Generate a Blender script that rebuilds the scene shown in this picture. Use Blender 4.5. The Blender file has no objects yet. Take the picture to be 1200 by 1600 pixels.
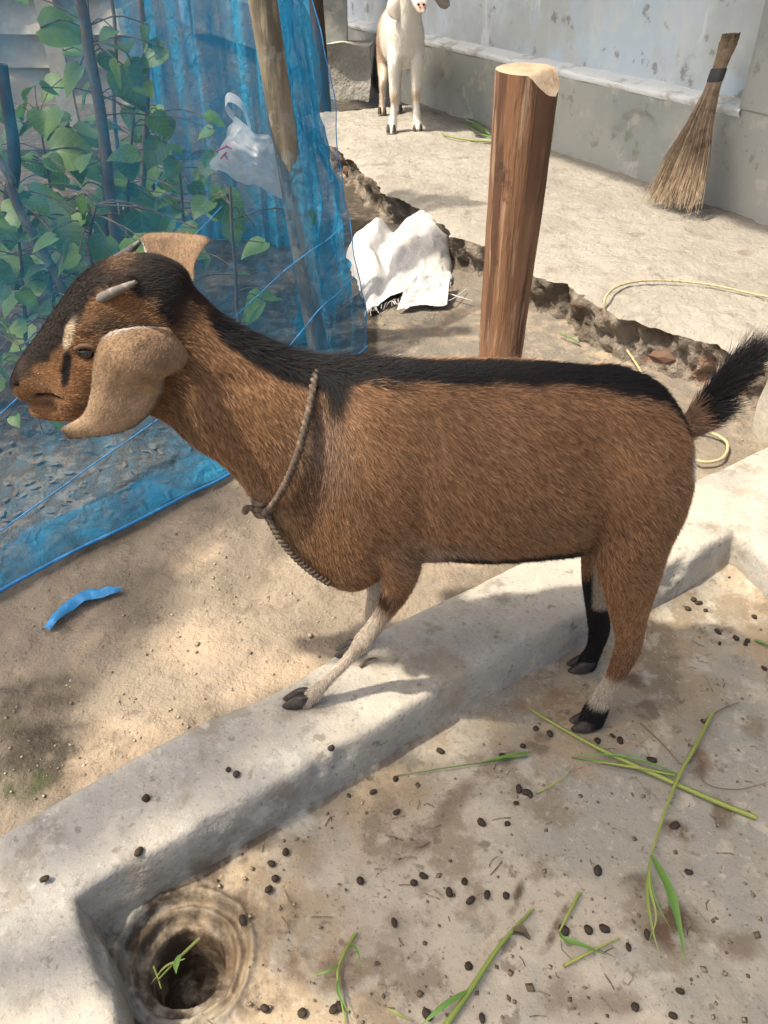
import bpy, math, random
import numpy as np
from mathutils import Vector, Matrix

random.seed(7)
rng = np.random.default_rng(7)
R = math.radians
sc = bpy.context.scene
COL = sc.collection

# ------------------------------------------------------------------ camera
PITCH, CAM_H, F = R(37.0), 1.05, 1204.0           # F: focal length in photo pixels (photo 1200 x 1600)
cam = bpy.data.cameras.new('camera')
cam.sensor_fit = 'VERTICAL'; cam.sensor_height = 24.0; cam.lens = 24.0 * F / 1600.0
cam.clip_start = 0.02; cam.clip_end = 2000.0
camo = bpy.data.objects.new('camera', cam); COL.objects.link(camo)
camo.location = (0, 0, CAM_H); camo.rotation_euler = (R(90) - PITCH, 0, 0)
sc.camera = camo

# ------------------------------------------------------------------ sky, sun, exposure
SUN = Vector((-0.50, -0.12, 0.86)).normalized()   # direction towards the sun
w = bpy.data.worlds.new('World'); sc.world = w; w.use_nodes = True
nt = w.node_tree; nt.nodes.clear()
sky = nt.nodes.new('ShaderNodeTexSky'); sky.sky_type = 'NISHITA'; sky.sun_disc = False
sky.sun_elevation = math.asin(SUN.z); sky.sun_rotation = math.atan2(SUN.x, SUN.y)
sky.air_density = 1.0; sky.dust_density = 6.0; sky.ozone_density = 1.0
bg = nt.nodes.new('ShaderNodeBackground'); bg.inputs['Strength'].default_value = 0.15
wo = nt.nodes.new('ShaderNodeOutputWorld')
nt.links.new(sky.outputs[0], bg.inputs[0]); nt.links.new(bg.outputs[0], wo.inputs[0])
sun = bpy.data.lights.new('sun', 'SUN'); sun.energy = 3.5; sun.angle = R(1.8); sun.color = (1.0, 0.93, 0.82)
suno = bpy.data.objects.new('sun', sun); COL.objects.link(suno); suno.location = (-4, -1, 8)
suno.rotation_euler = (-SUN).to_track_quat('-Z', 'Y').to_euler()
sc.view_settings.view_transform = 'Standard'; sc.view_settings.look = 'None'
sc.view_settings.gamma = 1.0; sc.view_settings.exposure = 0.98; sc.view_settings.use_white_balance = True; sc.view_settings.white_balance_temperature = 7150; sc.view_settings.use_curve_mapping = False
sc.cycles.max_bounces = 8; sc.cycles.transparent_max_bounces = 24
sc.cycles_curves.shape = 'RIBBONS'

# ------------------------------------------------------------------ layout helpers: photo pixel -> place
CT, ST = math.cos(PITCH), math.sin(PITCH)
def ray(px, py):
    u = (px - 600) / F; v = (py - 800) / F
    return np.array((u, CT - v * ST, -ST - v * CT))
def P(px, py, z=0.0):
    r = ray(px, py); t = (z - CAM_H) / r[2]; return np.array((r[0] * t, r[1] * t, z))
def PY(px, py, y):
    r = ray(px, py); t = y / r[1]; return np.array((r[0] * t, y, CAM_H + r[2] * t))

# ------------------------------------------------------------------ numpy noise
def _hash(ix, iy, iz, seed):
    h = (ix * 374761393 + iy * 668265263 + iz * 2147483647 + seed * 974634777) & 0xFFFFFFFF
    h = ((h ^ (h >> 13)) * 1274126177) & 0xFFFFFFFF
    h = h ^ (h >> 16)
    return (h & 0xFFFFFF) / float(0xFFFFFF)
def vnoise(p, seed=0):
    p = np.asarray(p, float); i = np.floor(p).astype(np.int64); f = p - i
    f = f * f * (3 - 2 * f); out = 0
    for dx in (0, 1):
        for dy in (0, 1):
            for dz in (0, 1):
                wgt = (f[..., 0] if dx else 1 - f[..., 0]) * (f[..., 1] if dy else 1 - f[..., 1]) * (f[..., 2] if dz else 1 - f[..., 2])
                out = out + wgt * _hash(i[..., 0] + dx, i[..., 1] + dy, i[..., 2] + dz, seed)
    return out * 2 - 1
def fbm(p, scale=1.0, oct=4, seed=0, gain=0.5):
    p = np.asarray(p, float) * scale; a, s, tot = 1.0, 0, 0
    for o in range(oct):
        s = s + a * vnoise(p, seed + o * 17); tot += a; a *= gain; p = p * 2.03 + 13.7
    return s / tot
def sstep(a, b, x):
    t = np.clip((x - a) / (b - a), 0, 1); return t * t * (3 - 2 * t)
def xyz(x, y, z=0.0):
    x = np.asarray(x, float); return np.stack([x, np.broadcast_to(y, x.shape), np.broadcast_to(z, x.shape)], -1)

# ------------------------------------------------------------------ mesh helpers
def mesh(name, v, f, smooth=True):
    me = bpy.data.meshes.new(name)
    me.from_pydata([tuple(map(float, q)) for q in v], [], [tuple(map(int, q)) for q in f])
    me.update()
    if smooth: me.polygons.foreach_set('use_smooth', np.ones(len(me.polygons), bool))
    return me
def link(name, me, mat=None, parent=None, **props):
    o = bpy.data.objects.new(name, me); COL.objects.link(o)
    if mat is not None and me is not None and len(me.materials) == 0: me.materials.append(mat)
    if parent is not None: o.parent = parent
    for k, x in props.items(): o[k] = x
    return o
def empty(name, loc=(0, 0, 0), **props):
    o = bpy.data.objects.new(name, None); COL.objects.link(o); o.location = loc; o.empty_display_size = .05
    for k, x in props.items(): o[k] = x
    return o
def under(o, parent):                 # parent keeping world place (parent only translated)
    o.parent = parent; o.matrix_parent_inverse = Matrix.Translation(parent.location).inverted(); return o
def tag(o, label, cat, group=None):
    o['label'] = label; o['category'] = cat
    if group: o['group'] = group
    return o
def grid_faces(nu, nv, close=False):
    a = np.arange(nu * nv).reshape(nu, nv)
    if close: a = np.concatenate([a, a[:, :1]], 1)
    return np.stack([a[:-1, :-1], a[1:, :-1], a[1:, 1:], a[:-1, 1:]], -1).reshape(-1, 4)
def catmull(pts, n):
    pts = np.asarray(pts, float); k = len(pts)
    if k == 2: return pts[0] + (pts[1] - pts[0]) * np.linspace(0, 1, n)[:, None]
    e = np.vstack([2 * pts[0] - pts[1], pts, 2 * pts[-1] - pts[-2]])
    t = np.linspace(0, k - 1 - 1e-9, n); i = t.astype(int); f = (t - i)[:, None]
    p0, p1, p2, p3 = e[i], e[i + 1], e[i + 2], e[i + 3]
    return .5 * (2 * p1 + (p2 - p0) * f + (2 * p0 - 5 * p1 + 4 * p2 - p3) * f ** 2 + (3 * p1 - p0 - 3 * p2 + p3) * f ** 3)
def resample(pts, n):
    d = np.r_[0, np.cumsum(np.linalg.norm(np.diff(pts, axis=0), axis=1))]
    t = np.linspace(0, d[-1], n)
    return np.stack([np.interp(t, d, pts[:, k]) for k in range(pts.shape[1])], 1)
def frames(c):
    T = np.gradient(c, axis=0); T /= np.linalg.norm(T, axis=1)[:, None] + 1e-12
    N = np.zeros_like(T); up = np.array((0, 0, 1.)) if abs(T[0][2]) < .9 else np.array((1., 0, 0))
    n = up - T[0] * up.dot(T[0]); N[0] = n / np.linalg.norm(n)
    for i in range(1, len(c)):
        n = N[i - 1] - T[i] * N[i - 1].dot(T[i]); N[i] = n / (np.linalg.norm(n) + 1e-12)
    return T, N, np.cross(T, N)
def tube_vf(c, r, n=8, cap=True, off=0):
    c = np.asarray(c, float); r = np.broadcast_to(r, (len(c),)); T, N, B = frames(c)
    a = np.linspace(0, 2 * np.pi, n, endpoint=False)
    v = (c[:, None] + r[:, None, None] * (np.cos(a)[None, :, None] * N[:, None] + np.sin(a)[None, :, None] * B[:, None])).reshape(-1, 3)
    f = [tuple(q) for q in grid_faces(len(c), n, True)[:, ::-1]]
    if cap:
        f.append(tuple(range(n))); f.append(tuple(range(len(v) - 1, len(v) - n - 1, -1)))
    return v, [tuple(i + off for i in q) for q in f]
class MB:
    def __init__(s): s.v, s.f, s.n = [], [], 0
    def add(s, v, f):
        s.v.append(np.asarray(v, float)); s.f += [tuple(int(i) + s.n for i in q) for q in f]; s.n += len(v); return s
    def tube(s, c, r, n=8): return s.add(*tube_vf(c, r, n))
    def box(s, c, h, rot=None):
        v = np.array([(x, y, z) for x in (-1, 1) for y in (-1, 1) for z in (-1, 1)], float) * h
        if rot is not None: v = v @ np.asarray(rot).T
        return s.add(v + c, [(0, 1, 3, 2), (4, 6, 7, 5), (0, 4, 5, 1), (2, 3, 7, 6), (0, 2, 6, 4), (1, 5, 7, 3)])
    def build(s, name, mat, parent=None, smooth=True, **p):
        return link(name, mesh(name, np.vstack(s.v), s.f, smooth), mat, parent, **p)

# ------------------------------------------------------------------ materials
MATS = {}
def material(name, base, layers=(), rough=.85, bump=(), spec=.25, attr=None, rough_var=None, sheen=0.0, coord='Object', masks=(), **kw):
    """layers: (scale, detail, colour, low, high, amount[, stretch]); bump: (scale, detail, strength, distance[, stretch])"""
    m = bpy.data.materials.new(name); m.use_nodes = True; t = m.node_tree; L = t.links
    b = t.nodes['Principled BSDF']; b.inputs['Roughness'].default_value = rough
    b.inputs['Specular IOR Level'].default_value = spec
    if sheen: b.inputs['Sheen Weight'].default_value = sheen
    tc = t.nodes.new('ShaderNodeTexCoord').outputs[coord]
    def noise(scale, detail, stretch=None, seed=0):
        src = tc
        mp = t.nodes.new('ShaderNodeMapping'); mp.inputs['Location'].default_value = (seed * 3.1, seed * 1.7, seed * .9)
        if stretch: mp.inputs['Scale'].default_value = stretch
        L.new(src, mp.inputs[0]); src = mp.outputs[0]
        n = t.nodes.new('ShaderNodeTexNoise'); n.inputs['Scale'].default_value = scale; n.inputs['Detail'].default_value = detail
        n.inputs['Roughness'].default_value = .6
        L.new(src, n.inputs['Vector']); return n.outputs[0]
    if attr:
        a = t.nodes.new('ShaderNodeAttribute'); a.attribute_name = attr; col = a.outputs['Color']
    else:
        c = t.nodes.new('ShaderNodeRGB'); c.outputs[0].default_value = (*base, 1); col = c.outputs[0]
    for i, l in enumerate(layers):
        n = noise(l[0], l[1], l[6] if len(l) > 6 else None, i + 1)
        mr = t.nodes.new('ShaderNodeMapRange'); mr.interpolation_type = 'SMOOTHSTEP'
        mr.inputs['From Min'].default_value = l[3]; mr.inputs['From Max'].default_value = l[4]; mr.inputs['To Max'].default_value = l[5]
        L.new(n, mr.inputs['Value'])
        mx = t.nodes.new('ShaderNodeMix'); mx.data_type = 'RGBA'; L.new(mr.outputs[0], mx.inputs['Factor'])
        L.new(col, mx.inputs['A']); mx.inputs['B'].default_value = (*l[2], 1); col = mx.outputs['Result']
    for mask in masks:
        a = t.nodes.new('ShaderNodeAttribute'); a.attribute_name = mask[0]; n = noise(24, 9, None, 31)
        md = t.nodes.new('ShaderNodeMath'); md.operation = 'MULTIPLY'; L.new(a.outputs['Fac'], md.inputs[0])
        mr = t.nodes.new('ShaderNodeMapRange'); mr.inputs['From Min'].default_value = .40; mr.inputs['From Max'].default_value = .56; L.new(n, mr.inputs[0])
        mr.inputs['To Min'].default_value = mask[2] if len(mask) > 2 else .08; mr.inputs['To Max'].default_value = 1.25; L.new(mr.outputs[0], md.inputs[1]); md.use_clamp = True
        mx = t.nodes.new('ShaderNodeMix'); mx.data_type = 'RGBA'; L.new(md.outputs[0], mx.inputs['Factor']); L.new(col, mx.inputs['A']); mx.inputs['B'].default_value = (*mask[1], 1); col = mx.outputs['Result']
    L.new(col, b.inputs['Base Color'])
    if rough_var:
        n = noise(rough_var[0], 4, None, 20); mr = t.nodes.new('ShaderNodeMapRange')
        mr.inputs['From Min'].default_value = .35; mr.inputs['From Max'].default_value = .65
        mr.inputs['To Min'].default_value = rough_var[1]; mr.inputs['To Max'].default_value = rough_var[2]
        L.new(n, mr.inputs[0]); L.new(mr.outputs[0], b.inputs['Roughness'])
    last = None
    for i, q in enumerate(bump):
        n = noise(q[0], q[1], q[4] if len(q) > 4 else None, i + 9)
        bp = t.nodes.new('ShaderNodeBump'); bp.inputs['Strength'].default_value = q[2]; bp.inputs['Distance'].default_value = q[3]
        L.new(n, bp.inputs['Height'])
        if last is not None: L.new(last, bp.inputs['Normal'])
        last = bp.outputs[0]
    if last is not None: L.new(last, b.inputs['Normal'])
    for k, x in kw.items(): b.inputs[k.replace('_', ' ')].default_value = x
    MATS[name] = m; return m

M_DIRT = material('dirt', (.262, .222, .172), [
    (2.2, 7, (.165, .14, .11), .46, .58, .85), (5, 9, (.37, .295, .215), .50, .64, .85), (9, 9, (.15, .125, .095), .57, .65, .6), (1.3, 3, (.20, .17, .135), .52, .66, .6),
    (34, 6, (.12, .09, .06), .60, .72, .6), (90, 5, (.45, .38, .29), .64, .74, .55)],
    rough=.95, bump=[(30, 8, .7, .02), (180, 4, .6, .005)], masks=[('grit', (.17, .155, .132)), ('damp_and_shade', (.060, .052, .040), .75), ('moss', (.05, .075, .02))])
M_GRAVEL = material('gravel', (.30, .245, .185), [(30, 3, (.17, .135, .10), .48, .56, .9), (55, 3, (.46, .41, .35), .56, .62, .9)], rough=.95)
M_FLOOR = material('trough_concrete', (.335, .305, .25), [
    (2.6, 7, (.222, .217, .19), .45, .57, .9), (2.0, 6, (.275, .205, .125), .51, .61, .7), (8, 9, (.165, .133, .095), .55, .63, .72),
    (17, 9, (.40, .375, .315), .54, .65, .6), (33, 7, (.115, .09, .065), .61, .67, .65), (5.5, 6, (.185, .105, .06), .62, .68, .6), (12, 8, (.235, .245, .225), .55, .66, .45), (75, 7, (.39, .365, .31), .58, .66, .45), (150, 6, (.13, .108, .084), .59, .66, .55)],
    rough=.8, rough_var=(9, .45, .9), bump=[(9, 9, .5, .012), (50, 8, .5, .005), (220, 6, .5, .002)], masks=[('damp_and_shade', (.075, .055, .038)), ('stain', (.085, .055, .034))])
M_KERB = material('kerb_concrete', (.365, .345, .30), [
    (3.5, 7, (.285, .28, .262), .45, .58, .9), (9, 9, (.195, .175, .145), .55, .64, .7), (20, 9, (.43, .41, .365), .54, .64, .6),
    (40, 7, (.14, .12, .095), .62, .68, .6), (2.6, 6, (.28, .235, .175), .56, .63, .65), (80, 7, (.43, .42, .39), .58, .66, .45), (150, 6, (.17, .152, .128), .58, .65, .5)],
    rough=.86, bump=[(12, 9, .55, .012), (60, 8, .5, .005), (240, 6, .5, .002)], masks=[('damp_and_shade', (.10, .078, .055))])
M_SLAB = material('slab_concrete', (.30, .285, .255), [
    (2.5, 6, (.26, .245, .215), .42, .60, .85), (8, 8, (.19, .168, .138), .55, .68, .7), (20, 9, (.36, .345, .31), .54, .68, .6), (70, 6, (.22, .19, .15), .62, .72, .6)],
    rough=.92, bump=[(14, 9, .8, .03), (60, 8, .7, .01)])
M_SLABFACE = material('broken_concrete', (.22, .19, .155), [(6, 8, (.11, .09, .07), .45, .56, .8), (18, 8, (.30, .265, .22), .55, .64, .7), (9, 6, (.23, .12, .075), .58, .65, .6)],
    rough=.95, bump=[(22, 9, 1, .03), (90, 6, .8, .008)])
M_WALL = material('limewash', (.54, .62, .68), [
    (1.6, 6, (.42, .455, .46), .44, .6, .8), (5, 8, (.58, .63, .66), .52, .66, .7, (1, 1, .4)), (9, 8, (.33, .35, .345), .60, .72, .6), (3, 4, (.45, .58, .70), .52, .62, .6), (11, 9, (.20, .20, .19), .60, .66, .7), (7, 8, (.70, .75, .78), .56, .64, .6, (1, 1, .25))],
    rough=.9, bump=[(12, 8, .5, .012), (80, 6, .4, .003)])
M_PLINTH = material('cement_plinth', (.33, .345, .33), [
    (2.2, 7, (.275, .30, .295), .44, .56, .9), (7, 9, (.42, .42, .395), .54, .62, .7), (10, 9, (.20, .195, .17), .58, .66, .7), (40, 8, (.17, .165, .15), .64, .70, .45)],
    rough=.9, bump=[(10, 8, .4, .01), (90, 6, .4, .003)])
M_LEDGE = material('whitewashed_ledge', (.74, .79, .82), [(8, 8, (.42, .42, .40), .5, .66, .8), (40, 6, (.75, .78, .8), .5, .7, .7)], rough=.9, bump=[(30, 8, .7, .01)])
M_STONE = material('brick_rubble', (.27, .145, .10), [(8, 6, (.21, .16, .125), .42, .6, .9), (25, 6, (.38, .30, .24), .55, .7, .8)], rough=.95, bump=[(40, 8, .9, .01)])
M_POST = material('peeled_wood', (.20, .105, .06), [
    (7, 8, (.285, .165, .10), .47, .57, .85, (1, 1, .14)), (24, 9, (.075, .04, .026), .53, .60, .85, (1, 1, .07)), (5, 6, (.12, .066, .042), .52, .60, .75, (1, 1, .4)), (60, 8, (.38, .26, .18), .58, .64, .6, (1, 1, .06)), (16, 8, (.05, .032, .024), .62, .66, .8, (1, 1, .45))],
    rough=.85, bump=[(30, 9, 1, .016, (1, 1, .08)), (90, 8, .8, .005, (1, 1, .1)), (9, 6, .6, .02, (1, 1, .25))])
M_CUT = material('cut_wood', (.36, .285, .205), [(9, 6, (.25, .185, .125), .46, .58, .8), (40, 6, (.24, .16, .10), .58, .7, .7)], rough=.85, bump=[(40, 8, .7, .006)])
M_POLE = material('net_pole_bark', (.24, .205, .15), [(10, 8, (.12, .10, .075), .47, .58, .85, (1, 1, .3)), (30, 8, (.36, .31, .22), .54, .62, .75, (1, 1, .15)), (14, 6, (.30, .30, .27), .56, .62, .6)], rough=.85, bump=[(50, 8, .8, .008, (1, 1, .2))])
M_DARKWOOD = material('dark_wood', (.07, .052, .038), [(20, 6, (.13, .1, .075), .5, .65, .7, (1, 1, .15))], rough=.85, bump=[(50, 8, .8, .008, (1, 1, .2))])
M_STEM = material('vine_stem', (.16, .11, .07), [(30, 5, (.10, .06, .04), .45, .65, .8)], rough=.8)
M_BROOM = material('broom_stick', (.25, .19, .13), [(60, 4, (.36, .29, .21), .5, .66, .8), (25, 4, (.13, .095, .065), .5, .66, .8)], rough=.7)
M_BAND = material('rubber_band', (.045, .048, .052), rough=.55)
M_SACK = material('woven_sack', (.44, .44, .44), [(5, 5, (.40, .37, .32), .56, .68, .7), (220, 2, (.68, .68, .67), .48, .58, .5)], rough=.6, bump=[(300, 2, .4, .001), (18, 5, .4, .01)])
M_HOOF = material('hoof_horn', (.035, .030, .028), [(60, 5, (.075, .065, .06), .5, .65, .8)], rough=.5, bump=[(80, 5, .4, .002)])
M_HORN = material('horn', (.12, .112, .104), [(60, 6, (.22, .21, .197), .48, .60, .9), (30, 5, (.10, .09, .085), .55, .7, .8)], rough=.6, bump=[(70, 6, .8, .002)])
M_EYE = material('eye', (.012, .009, .007), rough=.12, spec=.6)
M_PELLET = material('dropping', (.030, .022, .016), [(60, 4, (.06, .045, .032), .5, .65, .8)], rough=.55, bump=[(120, 4, .5, .001)])
M_ROPE = material('collar_rope', (.095, .068, .052), [(120, 5, (.19, .145, .11), .48, .6, .8), (60, 4, (.10, .075, .06), .52, .66, .8)], rough=.9, bump=[(400, 3, .8, .001)])
M_ROPEDARK = material('collar_rope_dark', (.085, .07, .055), [(120, 5, (.14, .12, .095), .5, .62, .8)], rough=.9)
M_YROPE = material('yellow_rope', (.40, .35, .21), [(150, 4, (.30, .25, .13), .5, .65, .7)], rough=.6)
M_TIN = material('tin_sheet', (.40, .385, .33), [(3, 6, (.29, .275, .235), .45, .62, .8), (14, 6, (.50, .49, .44), .55, .7, .6), (9, 5, (.22, .15, .1), .62, .72, .6)], rough=.5, bump=[(12, 4, .3, .01)])
M_SCRAP = material('blue_scrap', (.03, .21, .46), [(40, 4, (.08, .36, .70), .5, .65, .8)], rough=.5)
M_BLOCK = material('mortar_block', (.45, .44, .40), [(6, 7, (.33, .32, .29), .48, .64, .8), (30, 6, (.55, .54, .5), .55, .7, .6)], rough=.95, bump=[(20, 8, .9, .02)])
M_BARK = material('tree_bark', (.10, .08, .06), [(10, 6, (.16, .13, .1), .5, .65, .8)], rough=.95)
def leafmat(name, c1, c2, rough=.45, trans=.35, vein=0.0):
    m = bpy.data.materials.new(name); m.use_nodes = True; t = m.node_tree; L = t.links
    b = t.nodes['Principled BSDF']; b.inputs['Roughness'].default_value = rough
    oi = t.nodes.new('ShaderNodeObjectInfo'); n = t.nodes.new('ShaderNodeTexNoise'); n.inputs['Scale'].default_value = 18
    tc = t.nodes.new('ShaderNodeTexCoord'); L.new(tc.outputs['Object'], n.inputs['Vector'])
    ad = t.nodes.new('ShaderNodeMath'); ad.operation = 'MULTIPLY_ADD'; ad.inputs[1].default_value = .6
    L.new(n.outputs[0], ad.inputs[0]); sb = t.nodes.new('ShaderNodeMath'); sb.operation = 'MULTIPLY_ADD'; sb.inputs[1].default_value = .9; sb.inputs[2].default_value = -.25
    L.new(oi.outputs['Random'], sb.inputs[0]); L.new(sb.outputs[0], ad.inputs[2])
    mx = t.nodes.new('ShaderNodeMix'); mx.data_type = 'RGBA'; mx.inputs['A'].default_value = (*c1, 1); mx.inputs['B'].default_value = (*c2, 1); mx.clamp_factor = True
    L.new(ad.outputs[0], mx.inputs['Factor']); L.new(mx.outputs['Result'], b.inputs['Base Color'])
    sp = t.nodes.new('ShaderNodeSeparateXYZ'); L.new(tc.outputs['Object'], sp.inputs[0]); ab = t.nodes.new('ShaderNodeMath'); ab.operation = 'ABSOLUTE'; L.new(sp.outputs['Y'], ab.inputs[0])
    wv = t.nodes.new('ShaderNodeMath'); wv.operation = 'MULTIPLY_ADD'; wv.inputs[1].default_value = -.7; L.new(ab.outputs[0], wv.inputs[0]); L.new(sp.outputs['X'], wv.inputs[2])
    fr = t.nodes.new('ShaderNodeMath'); fr.operation = 'PINGPONG'; fr.inputs[1].default_value = .085; L.new(wv.outputs[0], fr.inputs[0])
    mn = t.nodes.new('ShaderNodeMath'); mn.operation = 'MINIMUM'; L.new(ab.outputs[0], mn.inputs[0]); L.new(fr.outputs[0], mn.inputs[1])
    vm = t.nodes.new('ShaderNodeMapRange'); vm.inputs['From Max'].default_value = .022; vm.inputs['To Min'].default_value = vein; vm.inputs['To Max'].default_value = 0; L.new(mn.outputs[0], vm.inputs[0])
    m2 = t.nodes.new('ShaderNodeMix'); m2.data_type = 'RGBA'; L.new(vm.outputs[0], m2.inputs['Factor']); L.new(mx.outputs['Result'], m2.inputs['A']); m2.inputs['B'].default_value = (.22, .36, .12, 1); mx = m2; L.new(mx.outputs['Result'], b.inputs['Base Color'])
    tr = t.nodes.new('ShaderNodeBsdfTranslucent'); L.new(mx.outputs['Result'], tr.inputs['Color'])
    ms = t.nodes.new('ShaderNodeMixShader'); ms.inputs[0].default_value = trans
    L.new(b.outputs[0], ms.inputs[1]); L.new(tr.outputs[0], ms.inputs[2]); L.new(ms.outputs[0], t.nodes['Material Output'].inputs[0])
    return m
M_LEAF = leafmat('vine_leaf', (.04, .12, .018), (.15, .29, .04), vein=.4)
M_GRASS = leafmat('grass_stem', (.20, .27, .06), (.34, .37, .10), .5, .2)
M_GRASSG = leafmat('grass_green', (.09, .20, .035), (.15, .30, .07), .5, .25)
M_DRY = leafmat('dry_leaf', (.07, .055, .035), (.20, .155, .10), .8, .15)
M_TREELEAF = leafmat('tree_leaf', (.04, .09, .02), (.07, .13, .03), .5, .2)
def netmat(name, cov_lo, cov_hi, colr):
    m = bpy.data.materials.new(name); m.use_nodes = True; t = m.node_tree; L = t.links; t.nodes.remove(t.nodes['Principled BSDF'])
    d = t.nodes.new('ShaderNodeBsdfDiffuse'); d.inputs[0].default_value = (*colr, 1)
    tl = t.nodes.new('ShaderNodeBsdfTranslucent'); tl.inputs[0].default_value = (*colr, 1)
    a = t.nodes.new('ShaderNodeMixShader'); a.inputs[0].default_value = .4; L.new(d.outputs[0], a.inputs[1]); L.new(tl.outputs[0], a.inputs[2])
    tp = t.nodes.new('ShaderNodeBsdfTransparent')
    n = t.nodes.new('ShaderNodeTexNoise'); n.inputs['Scale'].default_value = 8; n.inputs['Detail'].default_value = 9; n.inputs['Distortion'].default_value = 1.6
    tc = t.nodes.new('ShaderNodeTexCoord'); L.new(tc.outputs['Object'], n.inputs['Vector'])
    mr = t.nodes.new('ShaderNodeMapRange'); mr.inputs['From Min'].default_value = .36; mr.inputs['From Max'].default_value = .64
    mr.inputs['To Min'].default_value = cov_lo; mr.inputs['To Max'].default_value = cov_hi; L.new(n.outputs[0], mr.inputs[0])
    # woven threads cover more of the view the more edge-on the cloth is seen
    lw = t.nodes.new('ShaderNodeLayerWeight'); lw.inputs[0].default_value = .35
    ad = t.nodes.new('ShaderNodeMath'); ad.operation = 'MULTIPLY_ADD'; ad.inputs[1].default_value = .35; ad.use_clamp = True
    L.new(lw.outputs['Facing'], ad.inputs[0]); L.new(mr.outputs[0], ad.inputs[2])
    n3 = t.nodes.new('ShaderNodeTexNoise'); n3.inputs['Scale'].default_value = 26; n3.inputs['Detail'].default_value = 6; n3.inputs['Distortion'].default_value = 1.0; L.new(tc.outputs['Object'], n3.inputs['Vector'])
    bp = t.nodes.new('ShaderNodeBump'); bp.inputs['Strength'].default_value = .8; bp.inputs['Distance'].default_value = .03; L.new(n3.outputs[0], bp.inputs['Height']); L.new(bp.outputs[0], d.inputs['Normal']); L.new(bp.outputs[0], tl.inputs['Normal'])
    x = t.nodes.new('ShaderNodeMixShader'); L.new(ad.outputs[0], x.inputs[0]); L.new(tp.outputs[0], x.inputs[1]); L.new(a.outputs[0], x.inputs[2])
    L.new(x.outputs[0], t.nodes['Material Output'].inputs[0]); return m
M_NET = netmat('blue_net', .17, .34, (.035, .33, .60))
M_NET2 = netmat('blue_net_folded', .45, .75, (.04, .36, .62))
M_HEM = netmat('blue_net_hem', .25, .70, (.05, .40, .66))
def thinplastic(name, c, alpha):
    m = bpy.data.materials.new(name); m.use_nodes = True; t = m.node_tree; L = t.links
    b = t.nodes['Principled BSDF']; b.inputs['Base Color'].default_value = (*c, 1); b.inputs['Roughness'].default_value = .35
    tl = t.nodes.new('ShaderNodeBsdfTranslucent'); tl.inputs[0].default_value = (*c, 1)
    a = t.nodes.new('ShaderNodeMixShader'); a.inputs[0].default_value = .45; L.new(b.outputs[0], a.inputs[1]); L.new(tl.outputs[0], a.inputs[2])
    tp = t.nodes.new('ShaderNodeBsdfTransparent'); x = t.nodes.new('ShaderNodeMixShader'); x.inputs[0].default_value = alpha
    L.new(tp.outputs[0], x.inputs[1]); L.new(a.outputs[0], x.inputs[2]); L.new(x.outputs[0], t.nodes['Material Output'].inputs[0]); return m
M_BAG = thinplastic('white_plastic', (.70, .74, .78), .80)
def hairmat(name, rough=.5):
    m = bpy.data.materials.new(name); m.use_nodes = True; t = m.node_tree; L = t.links
    b = t.nodes['Principled BSDF']; b.inputs['Roughness'].default_value = rough; b.inputs['Specular IOR Level'].default_value = .22
    a = t.nodes.new('ShaderNodeAttribute'); a.attribute_name = 'fur_root'; a2 = t.nodes.new('ShaderNodeAttribute'); a2.attribute_name = 'fur_tip'
    h = t.nodes.new('ShaderNodeHairInfo'); mx = t.nodes.new('ShaderNodeMix'); mx.data_type = 'RGBA'
    L.new(h.outputs['Intercept'], mx.inputs['Factor']); L.new(a.outputs['Color'], mx.inputs['A']); L.new(a2.outputs['Color'], mx.inputs['B'])
    L.new(mx.outputs['Result'], b.inputs['Base Color']); return m
M_FUR = hairmat('fur')
M_SKIN = material('goat_skin', (.1, .06, .04), attr='coat', rough=.8)

GROUND_Z, KERB_Z, SLAB_Z = .05, .092, .20

# ================================================================== THE SETTING
# kerb: inner and outer edge of the kerb top, walked from the front-left leg round to the right leg
inner_px = [(215, 1720), (190, 1600), (158, 1490), (132, 1418), (150, 1388), (300, 1300), (470, 1205), (620, 1117), (745, 1045), (870, 980), (1040, 890), (1130, 838), (1158, 832), (1200, 868), (1300, 950)]
outer_px = [(-250, 1720), (-220, 1600), (-160, 1500), (-90, 1380), (0, 1302), (130, 1225), (300, 1133), (430, 1078), (560, 1000), (700, 932), (900, 836), (1080, 752), (1210, 690), (1330, 640), (1500, 760)]
inn = catmull([P(x, y, KERB_Z) for x, y in inner_px], 260)
out = catmull([P(x, y, KERB_Z) for x, y in outer_px], 260)
tin = np.array([0] + list(np.cumsum(np.linalg.norm(np.diff(inn, axis=0), axis=1))))
s_along = tin
prof = [(1, -.20), (1, -.03), (.995, -.012), (.975, -.003), (.93, 0)] + [(q, 0) for q in np.linspace(.88, .12, 16)] + [(.07, 0), (.03, -.002), (.008, -.008), (0, -.018)] + [(0, -q) for q in np.linspace(.03, .115, 9)]
kv = []
for k, dz in prof:
    p = inn * (1 - k) + out * k; p = p.copy(); p[:, 2] += dz
    if k == 0: p[:, :2] += (inn - out)[:, :2] / np.linalg.norm((inn - out)[:, :2], axis=1)[:, None] * (-dz * .10)
    kv.append(p)
kv = np.stack(kv, 1)
nz = fbm(kv, 9, 5, 3)[..., None] * .006 + fbm(kv, 40, 4, 5)[..., None] * .003
nr = np.zeros_like(kv); nr[..., 2] = 1; nr[:, -9:, 1] = -1; nr[:, -9:, 2] = .1
kv = kv + nr * nz
chip = sstep(.05, .22, fbm(kv, 8, 5, 31)); edge = np.exp(-((np.arange(kv.shape[1]) - 24.0) / 2.6) ** 2)
kv[..., 2] -= chip * edge[None] * .012
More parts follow.
